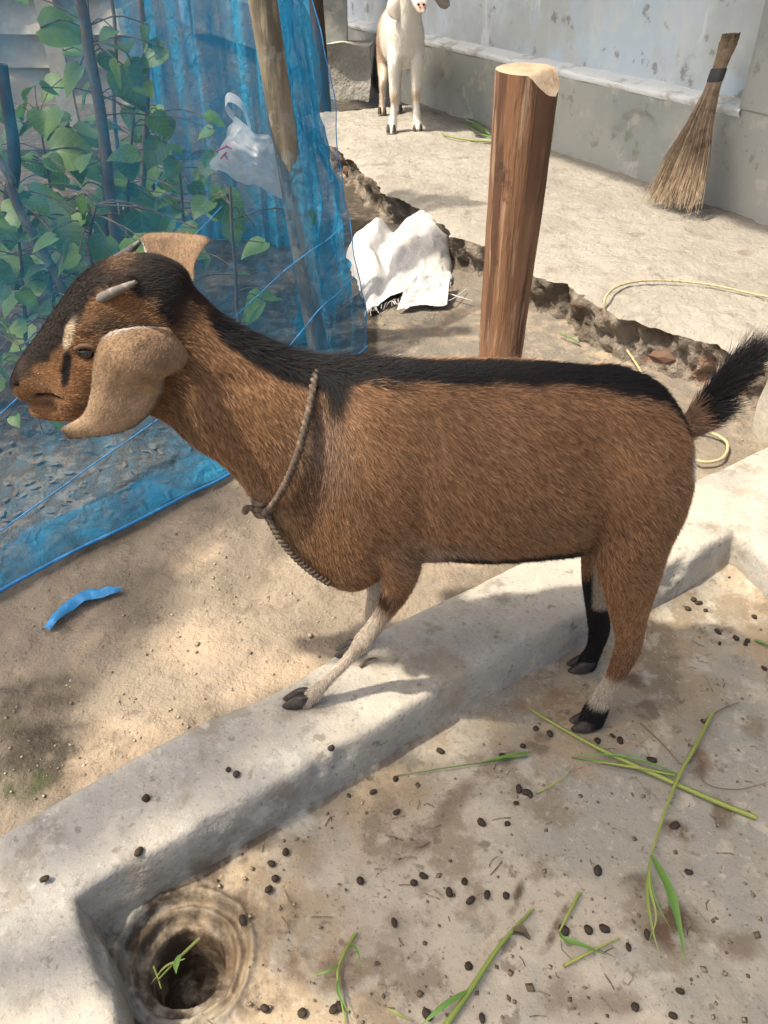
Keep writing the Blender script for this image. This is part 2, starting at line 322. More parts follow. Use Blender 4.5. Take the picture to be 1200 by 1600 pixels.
kv[:, :, :2] -= ((inn - out)[:, :2] / np.linalg.norm((inn - out)[:, :2], axis=1)[:, None])[:, None] * (chip * edge[None])[..., None] * .009
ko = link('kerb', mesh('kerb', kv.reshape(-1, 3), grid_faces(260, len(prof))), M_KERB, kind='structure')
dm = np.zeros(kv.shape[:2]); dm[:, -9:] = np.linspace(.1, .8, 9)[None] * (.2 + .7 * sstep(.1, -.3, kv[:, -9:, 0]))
a_ = ko.data.attributes.new('damp_and_shade', 'FLOAT', 'POINT'); a_.data.foreach_set('value', dm.ravel().astype(np.float32))

# trough floor: fine sheet with the drain pit sunk in it
DR = P(287, 1497)[:2]
def dense(a, b, c): return np.r_[np.arange(a, c - .11, .0045), np.arange(c - .11, c + .11, .002), np.arange(c + .11, b, .0045)]
gx = dense(-.55, 1.25, DR[0]); gy = dense(.15, 1.55, DR[1])
X, Y = np.meshgrid(gx, gy, indexing='ij'); Z = fbm(xyz(X, Y), 5, 5, 11) * .006 + fbm(xyz(X, Y), 45, 3, 12) * .0012
kd = np.full(X.shape, 9.)
for a, b in zip(inn[::4, :2], inn[4::4, :2]):
    ab = b - a; t = np.clip(((X - a[0]) * ab[0] + (Y - a[1]) * ab[1]) / (ab @ ab + 1e-12), 0, 1)
    kd = np.minimum(kd, np.hypot(X - a[0] - t * ab[0], Y - a[1] - t * ab[1]))
Z += .016 * np.exp(-kd / .016) * (1 + .6 * fbm(xyz(X, Y), 14, 3, 13))
dx, dy = X - DR[0], Y - DR[1]; rr = np.hypot(dx, dy) * (1 + .07 * fbm(xyz(dx * 1, dy), 34, 4, 4)); Z += (rr < .12) * fbm(xyz(X, Y), 150, 3, 14) * .0022; 
Z += -.012 * (1 - sstep(.078, .083, rr)) - .010 * (1 - sstep(.060, .065, rr)) - .11 * (1 - sstep(.042, .048, rr)) + .006 * np.exp(-((rr - .088) / .005) ** 2) + .005 * np.exp(-((rr - .068) / .004) ** 2)
Z -= .010 * np.exp(-rr / .12)
Z[rr < .036] += fbm(xyz(dx, dy), 60, 3, 9)[rr < .036] * .02
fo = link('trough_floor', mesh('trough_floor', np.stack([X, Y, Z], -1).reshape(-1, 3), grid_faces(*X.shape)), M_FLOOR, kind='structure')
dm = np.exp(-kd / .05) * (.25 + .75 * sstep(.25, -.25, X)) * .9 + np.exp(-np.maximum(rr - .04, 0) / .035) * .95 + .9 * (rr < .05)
st = np.zeros(X.shape); wob = fbm(xyz(X, Y), 22, 4, 15) * .55
for px, py, ra, rb, an, am in ((1062, 1300, 30, 14, .4, .9), (1095, 1190, 26, 20, 1.2, .7), (808, 1400, 10, 34, .35, .8), (1055, 1440, 60, 46, .3, .75), (875, 1440, 9, 50, .5, .75), (868, 1122, 26, 12, 0, .9), (842, 1160, 20, 26, 0, .6),
        (650, 1310, 24, 60, .9, .55), (720, 1240, 20, 40, .9, .5), (500, 1520, 70, 50, 0, .5), (420, 1560, 60, 40, 0, .5), (1130, 1260, 16, 40, 0, .6), (1000, 1385, 30, 24, 0, .6), (960, 1560, 60, 30, .2, .45), (880, 1560, 70, 40, 0, .4), (1010, 1110, 30, 16, 0, .6), (980, 1062, 26, 14, 0, .7), (1150, 1480, 40, 30, 0, .5), (600, 1440, 50, 40, .4, .35), (430, 1420, 40, 30, 0, .4), (1130, 980, 26, 10, 0, .5)):
    c = P(px, py); e1_ = P(px + ra * math.cos(an), py + ra * math.sin(an)) - c; e2_ = P(px - rb * math.sin(an), py + rb * math.cos(an)) - c
    Mi = np.linalg.inv(np.array([[e1_[0], e2_[0]], [e1_[1], e2_[1]]])); a1 = Mi[0, 0] * (X - c[0]) + Mi[0, 1] * (Y - c[1]); a2 = Mi[1, 0] * (X - c[0]) + Mi[1, 1] * (Y - c[1])
    st = np.maximum(st, am * sstep(1.25, .45, np.hypot(a1, a2) + wob))
a_ = fo.data.attributes.new('stain', 'FLOAT', 'POINT'); a_.data.foreach_set('value', st.ravel().astype(np.float32))
a_ = fo.data.attributes.new('damp_and_shade', 'FLOAT', 'POINT'); a_.data.foreach_set('value', np.clip(dm, 0, 1).ravel().astype(np.float32))

# ground: one sheet out to the horizon, dense near the camera, sunk under the trough
def spaced(lo, hi, a, b, d, g):
    m = list(np.arange(a, b, d)); s, x = d, a
    while x > lo: s *= g; x -= s; m.insert(0, x)
    s, x = d, m[-1]
    while x < hi: s *= g; x += s; m.append(x)
    return np.array(m)
gx = spaced(-400, 400, -1.3, 1.4, .013, 1.09); gy = spaced(-60, 600, .45, 3.2, .013, 1.06)
X, Y = np.meshgrid(gx, gy, indexing='ij'); q = xyz(X, Y)
near = np.exp(-np.maximum(np.hypot(X, Y - 2) - 4, 0) / 3)
Z = GROUND_Z + near * (fbm(q, 3, 5, 21) * .016 + fbm(q, 16, 4, 22) * .009 + fbm(q, 50, 3, 23) * .005 * (1 + fbm(q, 4, 2, 24)))
ring = np.vstack([out[:, :2] * .92 + inn[:, :2] * .08, [[2.5, .2], [2.5, -.5], [-.6, -.5]]])
ins = np.zeros(X.shape, bool)
for (x0, y0), (x1, y1) in zip(ring, np.roll(ring, -1, 0)):
    if y0 == y1: continue
    c = ((Y >= y0) != (Y >= y1)) & (X < x0 + (Y - y0) / (y1 - y0) * (x1 - x0)); ins ^= c
Z = np.where(ins, -.22, Z)
gr = link('ground', mesh('ground', np.stack([X, Y, Z], -1).reshape(-1, 3), grid_faces(*X.shape)), M_DIRT, kind='structure')
def spot(px, py, rx, ry): c = P(px, py, GROUND_Z); e = P(px + rx, py, GROUND_Z)[0] - c[0]; g = P(px, py - ry, GROUND_Z)[1] - c[1]; return np.hypot((X - c[0]) / e, (Y - c[1]) / g) + fbm(q, 20, 4, 26) * .5
gy_ = sstep(1.55, 1.9, Y + .25 * fbm(q, 3, 3, 28)) * .9
hemd = (Y - 1.08) - (X + .7) * 1.1
dm = np.maximum(.85 * sstep(1.2, .4, spot(60, 1200, 110, 80)),   .95 * sstep(-.06, .12, hemd + .1 * fbm(q, 5, 3, 27)) * (X < -.02)); dm = np.maximum(dm, .5 * sstep(1.2, .5, spot(60, 1090, 90, 40)))  # wet mud spots; soil behind the net darkened to stand in for shade
ms = np.maximum(.5 * sstep(1.1, .5, spot(30, 1230, 60, 26)),   .3 * sstep(1.1, .5, spot(15, 1130, 40, 20)))
for nm_, ar_ in (('damp_and_shade', dm), ('moss', ms), ('grit', gy_)): a_ = gr.data.attributes.new(nm_, 'FLOAT', 'POINT'); a_.data.foreach_set('value', ar_.ravel().astype(np.float32))

# raised broken slab in front of the house wall
W0 = P(1200, 352, SLAB_Z); W1 = P(600, 142, SLAB_Z); WD = (W1 - W0) / np.linalg.norm(W1 - W0); WN = np.array((WD[1], -WD[0], 0)); 
if WN @ (-W0) < 0: WN = -WN                                        # points out of the wall, towards the yard
edge_px = [(470, 178), (520, 226), (560, 255), (600, 288), (650, 312), (700, 345), (760, 378), (830, 412), (890, 437), (940, 466), (1000, 492), (1060, 505), (1120, 522), (1165, 545), (1230, 575), (1330, 610)]
ed = resample(catmull([P(x, y, SLAB_Z) for x, y in edge_px], 600), 420)
te = np.gradient(ed, axis=0); te /= np.linalg.norm(te, axis=1)[:, None]; en = np.stack([te[:, 1], -te[:, 0], 0 * te[:, 0]], 1)
if en[200] @ (-ed[200]) < 0: en = -en
ed = ed + en * (fbm(ed, 6, 5, 41) * .065 + fbm(ed, 40, 3, 42) * .012)[:, None]
back = np.array([W0 + WD * ((e - W0) @ WD) - WN * .06 for e in ed])
rows = []
for t in np.r_[np.linspace(0, .12, 14), np.linspace(.14, 1, 44)]: rows.append(ed * (1 - t) + back * t)
top = np.stack(rows, 1); dist = np.linalg.norm(top - ed[:, None], axis=2)
top[..., 2] += fbm(top, 5, 5, 43) * .012 + fbm(top, 25, 4, 44) * .008 - .022 * np.exp(-dist / .035)
face = []
for i, z in enumerate(np.linspace(0, 1, 13)[1:]):
    p = ed - en * (.035 * math.sin(z * 2.6)) ; p = p.copy(); p[:, 2] = top[:, 0, 2] - z * .19
    p += en * (fbm(p, 14, 4, 45) * .05 + fbm(p, 40, 3, 46) * .028 + .05 * z ** 3)[:, None]; face.append(p)
fv = np.stack([top[:, 0]] + face, 1)
slab = link('concrete_slab', mesh('concrete_slab', top.reshape(-1, 3), grid_faces(*top.shape[:2])), M_SLAB, kind='structure')
link('broken_edge', mesh('broken_edge', fv.reshape(-1, 3), grid_faces(*fv.shape[:2])), M_SLABFACE, slab)
def stone_mesh(name, seed, ang=.6):
    v, f = [], []
    n, k = 7, 10
    for i in range(n):
        th = math.pi * i / (n - 1)
        for j in range(k): ph = 2 * math.pi * j / k; v.append((math.sin(th) * math.cos(ph), math.sin(th) * math.sin(ph), math.cos(th)))
    v = np.array(v); v = np.sign(v) * np.abs(v) ** ang
    v *= (1 + .35 * fbm(v + seed * 5, 1.1, 2, seed))[:, None]
    me = mesh(name, v, grid_faces(n, k, True), False); return me
STONES = [stone_mesh('stone', s) for s in range(5)]
for m_ in STONES: m_.materials.append(M_STONE)
stone_px = [(1010, 520, 30), (1060, 530, 22), (1100, 540, 20), (940, 490, 14), (915, 485, 13), (900, 478, 12), (965, 500, 16), (1040, 548, 20), (1085, 556, 14), (870, 455, 13), (845, 445, 12), (735, 372, 12), (700, 352, 9), (755, 390, 14), (650, 325, 9), (605, 300, 9), (560, 268, 10), (545, 262, 9), (1130, 548, 16), (985, 532, 10), (925, 505, 9)]
for i, (x, y, r) in enumerate(stone_px):
    p = P(x, y + r * .5, GROUND_Z + .03); s = r * (np.linalg.norm(p - np.array((0, 0, CAM_H)))) / F * .9
    o = link('stone', STONES[i % 5], None, slab); o.location = p; o.scale = (s * 1.25, s, s * .75); o.rotation_euler = (random.uniform(-.4, .4), random.uniform(-.4, .4), random.uniform(0, 6))

# ================================================================== THE HOUSE WALL
wall = empty('house_wall', tuple(W0)); tag(wall, 'weathered blue-grey limewashed house wall with grey cement plinth and white ledge', 'wall')
def wp(s, n, z): return W0 + WD * s + WN * n + np.array((0, 0, z))
def tline(px, py):      # s and height on the plinth plane
    r = ray(px, py); o = np.array((0, 0, CAM_H)); t = ((W0 - o) @ WN) / (r @ WN); h = o + r * t; return (h - W0) @ WD, h[2] - SLAB_Z
LEDGE_H = tline(1150, 168)[1]; S_PIL = tline(1160, 165)[0]
def wall_sheet(name, mat, s0, s1, h0, h1, n0, ds, dh, fn=None, parent=wall):
    s = np.arange(s0, s1 + ds, ds); h = np.arange(h0, h1 + dh, dh); S, Hh = np.meshgrid(s, h, indexing='ij')
    N = n0 + (fn(S, Hh) if fn else 0) + fbm(np.stack([S, Hh, 0 * S], -1), 4, 4, 51) * .006
    v = W0 + S[..., None] * WD + N[..., None] * WN; v[..., 2] += Hh
    o = link(name, mesh(name, v.reshape(-1, 3), grid_faces(*S.shape)), mat); return under(o, parent)
def peel(S, Hh):
    q = np.stack([S, Hh, 0 * S], -1)
    c = np.hypot((S - tline(985, 215)[0]) / .16, (Hh - tline(985, 215)[1]) / .12) + fbm(q, 9, 4, 52) * .5
    topw = sstep(.1, .0, LEDGE_H - Hh) * sstep(-.1, .35, fbm(q, 6, 4, 53))
    return -.014 * (1 - sstep(.75, .85, c)) - .016 * topw
wall_sheet('plinth', M_PLINTH, -1.6, 9, -.03, LEDGE_H, 0, .02, .012, peel)
wall_sheet('wall_face', M_WALL, S_PIL, 9, LEDGE_H - .02, 2.6, -.085, .03, .03, lambda S, Hh: -.008 * sstep(.1, .3, fbm(np.stack([S, Hh, 0 * S], -1), 5, 4, 57)))
wall_sheet('pilaster', M_PLINTH, -1.6, S_PIL, LEDGE_H, 2.6, .004, .03, .03)
sg = np.arange(S_PIL, 9, .02); led = []
for n, h in ((.0, -.028), (.012, -.012), (.010, -.002), (-.02, .004), (-.06, .012), (-.1, .016)):
    p = np.array([wp(s, n, LEDGE_H + h) for s in sg]); p += (fbm(p, 12, 4, 55) * .010)[:, None] * (WN + np.array((0, 0, .6))); led.append(p)
lv = np.stack(led, 1); under(link('ledge', mesh('ledge', lv.reshape(-1, 3), grid_faces(*lv.shape[:2])), M_LEDGE), wall)
pv = np.array([wp(S_PIL, n, h) for h in np.linspace(LEDGE_H - .01, 2.6, 30) for n in (.004, -.1)])
under(link('pilaster_side', mesh('pilaster_side', pv, grid_faces(30, 2)), M_PLINTH), wall)
rs = np.arange(-2, 9, .0125); rows = []
for n_, h_ in ((-.5, 2.62), (.3, 2.42), (1.35, 2.16)): rows.append(np.array([wp(s_, n_, h_ + .012 * math.sin(s_ / .076 * 6.283)) for s_ in rs]))
rv = np.stack(rows, 1); under(link('added_shade_roof', mesh('added_shade_roof', rv.reshape(-1, 3), grid_faces(*rv.shape[:2])), M_TIN), wall)  # unseen tin overhang, added to keep the sun off the wall

# ================================================================== POSTS AND YARD THINGS
def lathe_post(name, base, topz, r0, r1, mat, capmat, label, cat, lean=(0, 0), seed=0, n=40, rings=60, topf=None, knobs=()):
    o = empty(name, tuple(base)); tag(o, label, cat)
    a = np.linspace(0, 2 * np.pi, n, endpoint=False)
    tt = np.linspace(0, 1, rings); v = []
    def rad(t, ang):
        q = np.stack([np.cos(ang) * 1.2, np.sin(ang) * 1.2, np.broadcast_to(t * 4, ang.shape)], -1) + seed * 3
        return (r0 + (r1 - r0) * t) * (1 + .07 * fbm(q, .9, 3, seed) + .03 * fbm(q * np.array((3, 3, .6)), 2, 3, seed + 1))
    for t in tt:
        r = rad(t, a); x = r * np.cos(a); y = r * np.sin(a); zt = topz + (topf(x, y) if topf else 0 * x)
        z = -.12 + (zt + .12) * t
        v.append(np.stack([x + lean[0] * t, y + lean[1] * t, z], 1))
    v = np.stack(v, 0)
    link('trunk', mesh('trunk', v.reshape(-1, 3), grid_faces(rings, n, True)[:, ::-1]), mat, o)
    cap = []
    for k in np.linspace(1, 0, 12):
        r = rad(1.0, a) * k; x = r * np.cos(a); y = r * np.sin(a); zt = topz + (topf(x, y) if topf else 0 * x)
        zt = zt + fbm(np.stack([x, y, 0 * x], -1), 60, 3, seed) * .003 * (k < .97)
        cap.append(np.stack([x + lean[0], y + lean[1], zt], 1))
    cap = np.stack(cap, 0)
    link('cut_top', mesh('cut_top', cap.reshape(-1, 3), grid_faces(12, n, True)[:, ::-1]), capmat, o)
    return o
pb = PY(781, 560, 1.6); pt = PY(826, 108, 1.6)
def post_top(x, y):
    z = .10 * x * 0 + .06 * y
    return np.minimum(z, .018 - 1.15 * (x * .80 - y * .60) + .012)
lathe_post('wooden_post', (pb[0], 1.6, GROUND_Z), pt[2] - GROUND_Z, .043, .059, M_POST, M_CUT, 'thick reddish peeled wooden post with a chopped pale top behind the brown goat', 'post', lean=(pt[0] - pb[0], 0), seed=2, topf=post_top)
b = P(508, 198, GROUND_Z); t = PY(486, -60, b[1])
lathe_post('dark_fence_post', tuple(b), t[2] - b[2], .055, .05, M_DARKWOOD, M_CUT, 'dark weathered wooden post standing behind the edge of the blue net', 'post', lean=(t[0] - b[0], 0), seed=5, n=20, rings=40)
b = P(503, 540, GROUND_Z); t = PY(404, -40, b[1])
NETPOLE_Y = b[1]
lathe_post('net_pole', tuple(b), t[2] - b[2], .030, .034, M_POLE, M_CUT, 'crooked pale branch pole holding up the blue net', 'pole', lean=(t[0] - b[0], .0), seed=8, n=20, rings=60)
# masonry pier with its footing by the wall
b = P(540, 142, SLAB_Z); pier = empty('masonry_pier', tuple(b)); tag(pier, 'grey masonry pier on a rough pale mortar footing beyond the white goat', 'pillar')
def rough_block(c, h, seed, amp):
    n = 9; vs, fs, off = [], [], 0
    for ax in range(3):
        for sg_ in (-1, 1):
            u, w_ = np.meshgrid(np.linspace(-1, 1, n), np.linspace(-1, 1, n), indexing='ij'); k = np.zeros((n, n, 3))
            k[..., ax] = sg_; k[..., (ax + 1) % 3] = u; k[..., (ax + 2) % 3] = w_
            f = grid_faces(n, n); f = f if sg_ > 0 else f[:, ::-1]
            vs.append(k.reshape(-1, 3)); fs.append(f + off); off += n * n
    v = np.vstack(vs) * h; v = v + np.stack([fbm(v + 9, 5, 3, seed + i) for i in range(3)], 1) * amp + c
    return v, np.vstack(fs)
v, f = rough_block(np.array((0, 0, .12)), np.array((.17, .15, .15)), 61, .05); link('footing', mesh('footing', v, f), M_BLOCK, pier)
v, f = rough_block(np.array((-.07, .02, .95)), np.array((.09, .09, .72)), 64, .02); link('shaft', mesh('shaft', v, f), M_PLINTH, pier)

# broom leaning on the wall
def on_wall(px, py, n):
    r = ray(px, py); o = np.array((0, 0, CAM_H)); t = ((W0 + WN * n - o) @ WN) / (r @ WN); return o + r * t
bt, bb = on_wall(1140, 60, .035), P(1046, 330, SLAB_Z + .004)
bx = np.cross((bt - bb) / np.linalg.norm(bt - bb), WN); bx /= np.linalg.norm(bx)
if bx[0] < 0: bx = -bx
broom = empty('broom', tuple(bb)); tag(broom, 'brown stick broom with a black band leaning upside down against the plinth', 'broom')
mb = MB(); bandp = bt + (bb - bt) * .2
L_ = np.linalg.norm(bt - bb)
for i in range(430):
    a, r = random.uniform(0, 6.283), math.sqrt(random.random())
    u, vv = r * math.cos(a), r * math.sin(a)
    p0 = bt + bx * u * .040 + WN * vv * .018 + (bt - bb) * random.uniform(-.03, .03)
    p1 = bandp + bx * u * .027 + WN * vv * .016
    k = random.uniform(.90, 1.0) if random.random() < .8 else random.uniform(.7, .9)
    e = bb + bx * (u * .150 + random.gauss(0, .008)) + WN * (vv * .04 + .01) + np.array((0, 0, .004 + random.random() * .02)); e = p1 + (e - p1) * k
    m1 = p1 + (e - p1) * .35 + bx * (-u * .010); m2 = p1 + (e - p1) * .7 + bx * (u * .004 + random.gauss(0, .004))
    mb.tube(catmull([p0, p1, m1, m2, e], 10) - bb, np.linspace(.0019, .0008, 10), 4)
mb.build('bristles', M_BROOM, broom, kind='stuff')
ang = np.linspace(0, 2 * np.pi, 25)
rows = []
for k in (-1, -.8, .8, 1):
    rr_ = 1.0 if abs(k) < .9 else .9
    ax_ = (bt - bb) / L_
    rows.append(np.array([bandp - bb + ax_ * k * .022 + (bx * math.cos(x) * .032 + WN * math.sin(x) * .022) * rr_ for x in ang[:-1]]))
link('band', mesh('band', np.vstack(rows), grid_faces(4, 24, True)), M_BAND, broom)

# white woven sack on the dirt
c00, c10, c11, c01 = P(572, 493, GROUND_Z), P(706, 446, GROUND_Z), P(700, 376, GROUND_Z), P(540, 400, GROUND_Z)
n = 70; U, V = np.meshgrid(np.linspace(0, 1, n), np.linspace(0, 1, n), indexing='ij')
q = ((1 - U) * (1 - V))[..., None] * c00 + (U * (1 - V))[..., None] * c10 + (U * V)[..., None] * c11 + ((1 - U) * V)[..., None] * c01
nq = np.stack([U * 3, V * 3, 0 * U], -1)
dome = (np.clip(1 - np.abs(2 * U - 1) ** 3.5, 0, 1) ** .6) * (np.clip(1 - np.abs(2 * V - 1) ** 3, 0, 1) ** .6)
ridge = 1 - np.abs(fbm(nq + 4, .9, 3, 71))
dome = np.clip(1 - np.abs(2 * U - 1) ** 4, 0, 1) ** .55 * np.clip((1 - V) / .14, 0, 1) ** .5
hgt = dome * (.015 + .095 * sstep(-.1, .9, V) + (.03 * ridge + .012 * fbm(nq, 3, 3, 72) - .05 * np.exp(-((U - .12 - .35 * V) / .07) ** 2)) * (.25 + V))
q[..., 2] = GROUND_Z + .012 + hgt; q[..., 0] += fbm(nq, 1.2, 3, 73) * .03 * dome; q[..., :2] += fbm(nq + 9, 4, 3, 74)[..., None] * .012
sack = empty('woven_sack', tuple(c00)); tag(sack, 'crumpled white woven plastic sack lying on the dirt beside the net', 'sack')
o = under(link('sheet', mesh('sheet', q.reshape(-1, 3), grid_faces(n, n)), M_SACK), sack)
f0, f1, f2, f3 = P(620, 490, GROUND_Z), P(698, 484, GROUND_Z), P(702, 455, GROUND_Z), P(640, 465, GROUND_Z)
q2 = ((1 - U) * (1 - V))[..., None] * f0 + (U * (1 - V))[..., None] * f1 + (U * V)[..., None] * f2 + ((1 - U) * V)[..., None] * f3
q2[..., 2] = GROUND_Z + .018 + .05 * V + .012 * fbm(nq, 2, 3, 75)
under(link('flap', mesh('flap', q2.reshape(-1, 3), grid_faces(n, n)), M_SACK), sack)
mb = MB()
for i in range(60):
    u = random.random(); p = c00 * (1 - u) + c10 * u + np.array((0, 0, .02)); d = np.array((random.gauss(0, .012), -random.uniform(.01, .035), random.uniform(-.015, 0)))
    mb.tube(np.array([p, p + d * .5 + np.array((0, 0, .004)), p + d]), .0012, 3)
for pts in ([(690, 455), (712, 462), (738, 470)], [(675, 460), (700, 470), (728, 452)]):
    mb.tube(catmull([P(x, y, GROUND_Z + .02) for x, y in pts], 12), .002, 4)
under(mb.build('loose_threads', M_SACK, None, kind='stuff'), sack)

# scrap of blue net on the dirt
cl = catmull([P(x, y, GROUND_Z) for x, y in [(74, 990), (100, 962), (128, 942), (165, 932), (192, 928)]], 30)
wd = np.interp(np.linspace(0, 1, 30), [0, .3, .55, .8, 1], [.008, .014, .016, .012, .003])
T, N_, B_ = frames(cl); side = np.cross(T, [0, 0, 1]); rows = []
for k in np.linspace(-1, 1, 7):
    p = cl + side * (wd * k)[:, None]; p[:, 2] += .012 + .006 * (1 - k * k) + fbm(p, 60, 3, 77) * .006; rows.append(p)
sv = np.stack(rows, 1); tag(link('net_scrap', mesh('net_scrap', sv.reshape(-1, 3), grid_faces(30, 7)), M_SCRAP), 'torn strip of bright blue netting lying alone on the dirt', 'scrap')

# yellow rope across the slab and behind the goat
rp = [P(1290, 478, SLAB_Z + .012), P(1200, 464, SLAB_Z + .012), P(1110, 445, SLAB_Z + .012), P(1030, 438, SLAB_Z + .014), P(975, 444, SLAB_Z + .015), P(948, 462, SLAB_Z + .014), P(946, 490, .17), P(965, 525, .10), P(990, 562, .068), P(1020, 610, .064), P(1065, 665, .064), P(1100, 672, .066), P(1135, 690, .066), P(1130, 715, .066), P(1100, 722, .066), P(1075, 712, .066)]
c = catmull(rp, 200); a = np.linspace(0, 1, 200); mb = MB(); T, N_, B_ = frames(c)
ph = np.cumsum(np.r_[0, np.linalg.norm(np.diff(c, axis=0), axis=1)]) / .022 * 6.283
for k in range(3): mb.tube(c + .0019 * (np.cos(ph + k * 2.094)[:, None] * N_ + np.sin(ph + k * 2.094)[:, None] * B_), .0024, 6)
tag(mb.build('yellow_rope', M_YROPE), 'long thin yellowish rope looping over the broken slab edge behind the goat', 'rope')

# tin sheet fence far behind the plants
TY = 4.6
tin_ = empty('tin_fence', tuple(PY(100, 150, TY))); tag(tin_, 'dull grey-green sheet metal fence behind the garden plants', 'fence')
x0, x1 = PY(-260, 150, TY)[0], PY(262, 150, TY)[0]
zs = [PY(100, y, TY)[2] for y in (152, 95, 42, -20, -80)]
for i in range(4):
    xs = np.linspace(x0, x1, 60); hz = np.linspace(zs[i] - .03, zs[i + 1], 12); Xs, Hz = np.meshgrid(xs, hz, indexing='ij')
    Ys = TY - .02 + (Hz - zs[i]) * .25 + .015 * np.sin(Xs * 3 + i) + fbm(np.stack([Xs, Hz, 0 * Xs], -1), 3, 3, 80 + i) * .03
    under(link('panel', mesh('panel', np.stack([Xs, Ys, Hz], -1).reshape(-1, 3), grid_faces(60, 12)), M_TIN), tin_)
mb = MB()
for px in (-60, 82, 215): p = PY(px, 60, TY - .07); mb.box(np.array((p[0], p[1], .6)), np.array((.045, .015, .62)))
under(mb.build('batten', M_TIN, smooth=False), tin_)

# ================================================================== BLUE NET
net = empty('blue_net_fence', tuple(P(300, 760, GROUND_Z))); tag(net, 'translucent blue nylon net fence draped round the vegetable patch', 'net')
hem_px = [(-140, 1010), (0, 928), (110, 868), (200, 825), (290, 778), (362, 742), (440, 680), (510, 605), (573, 545)]
hem = resample(catmull([P(x, y, GROUND_Z + .012) for x, y in hem_px], 300), 170)
nu, nv = 170, 100
u = np.linspace(0, 1, nu)
topw_l = np.array((hem[0][0] - .10, hem[0][1] + .55, 1.25)); topw_r = PY(470, -70, hem[-1][1] + .22)
topl = topw_l * (1 - u[:, None]) + topw_r * u[:, None]; topl[:, 1] += .25 * np.sin(u * np.pi)
mid = hem.copy(); mid[:, 2] = .22; inl = topl - hem; mid[:, :2] += inl[:, :2] * (.75 * (1 - u) + .18 * u)[:, None] + np.array((.0, .0))
mid[:, :2] += np.stack([.05 * u ** 4, 0 * u], 1)
v_ = np.linspace(0, 1, nv)
G = np.zeros((nu, nv, 3))
for j, t in enumerate(v_):
    G[:, j] = (1 - t) ** 2 * hem + 2 * t * (1 - t) * (mid * 1.0) + t * t * topl
NQ = np.stack(np.broadcast_arrays(u[:, None] * 14, v_[None] * 3, 0.0), -1)
amp = (.012 + .03 * v_[None]) * (1 + 1.2 * sstep(.7, 1, u[:, None]))
G[..., 1] += fbm(NQ, .8, 4, 90) * amp * 1.4 + np.sin(u[:, None] * 60 + 6 * fbm(NQ, .35, 2, 91)) * amp * .35; G[..., 0] += fbm(NQ + 5, .9, 4, 92) * amp
G[..., 2] = np.maximum(G[..., 2], GROUND_Z + .012)
under(link('front_sheet', mesh('front_sheet', G.reshape(-1, 3), grid_faces(nu, nv)), M_NET), net)
# gathered second layer round the pole
i0 = 118; G2 = G[i0:].copy(); k = np.linspace(0, 1, nu - i0)[:, None]
G2[..., 1] += .42 + fbm(NQ[i0:] * 2 + 3, 1, 4, 94) * .05; G2[..., 0] += -.05 + fbm(NQ[i0:] * 2, 1, 4, 93) * .05 - .01 * k
cut = 20
G2[..., 0] += (1 - k) * (.12 * v_[None])
under(link('gathered_layer', mesh('gathered_layer', G2.reshape(-1, 3), grid_faces(nu - i0, nv)), M_NET2), net)
# doubled hem lying out over the ground
Hm = []
tn = np.gradient(hem, axis=0); tn /= np.linalg.norm(tn, axis=1)[:, None]; outw = np.stack([tn[:, 1], -tn[:, 0], 0 * u], 1)
for k, (d, z) in enumerate(((-.006, .020), (-.016, .024), (-.03, .028), (-.05, .034), (-.065, .042), (-.078, .052))):
    p = hem - outw * (-d) * -1 * -1
    p = hem + outw * d * (1 + .5 * fbm(hem, 6, 3, 96))[:, None]; p[:, 2] = GROUND_Z + z + .006 * fbm(p, 30, 3, 97); Hm.append(p)
Hm = np.stack(Hm, 1)[:152]; under(link('hem', mesh('hem', Hm.reshape(-1, 3), grid_faces(152, 6)), M_HEM), net)
mb = MB(); mb.tube(hem + np.array((0, 0, .006)), .004, 6)
for j in (96, 90): pass
under(mb.build('hem_cord', M_SCRAP), net)
# right edge cord and slack cords
mb = MB(); mb.tube(G[-1] + np.array((.003, -.003, 0)), .0016, 6); under(mb.build('edge_cord', M_SCRAP), net)
for (a, b_) in (((0, .30), (.62, .62)), ((.30, .30), (1, .55)), ((.55, .20), (1, .40)), ((.05, .12), (.55, .30))):
    tt = np.linspace(0, 1, 40); iu = np.clip(((a[0] + (b_[0] - a[0]) * tt) * (nu - 1)).astype(int), 0, nu - 1); iv = np.clip(((a[1] + (b_[1] - a[1]) * tt) * (nv - 1)).astype(int), 0, nv - 1)
    cc = G[iu, iv] + np.array((0, -.006, 0)); cc = np.stack([np.convolve(np.pad(cc[:, k], 4, 'edge'), np.ones(9) / 9, 'valid') for k in range(3)], 1)
    mb = MB(); mb.tube(cc, .0015, 5); under(mb.build('cord', M_SCRAP), net)
# rear panel hanging in vertical folds
bl, br = PY(215, 200, 3.25), PY(486, 200, 3.05)
us = np.linspace(0, 1, 140); vs = np.linspace(.06, 1.35, 40); Ub, Vb = np.meshgrid(us, vs, indexing='ij')
Xb = bl[0] + (br[0] - bl[0]) * Ub; Yb = bl[1] + (br[1] - bl[1]) * Ub
nb = np.stack([Ub * 9, Vb * .8, 0 * Ub], -1); Yb = Yb + fbm(nb, 1, 3, 98) * .10 + np.sin(Ub * 55 + 3 * fbm(nb, .5, 2, 99)) * .02; Xb = Xb + fbm(nb + 7, 1, 3, 97) * .04
under(link('rear_sheet', mesh('rear_sheet', np.stack([Xb, Yb, Vb], -1).reshape(-1, 3), grid_faces(140, 40)), M_NET2), net)

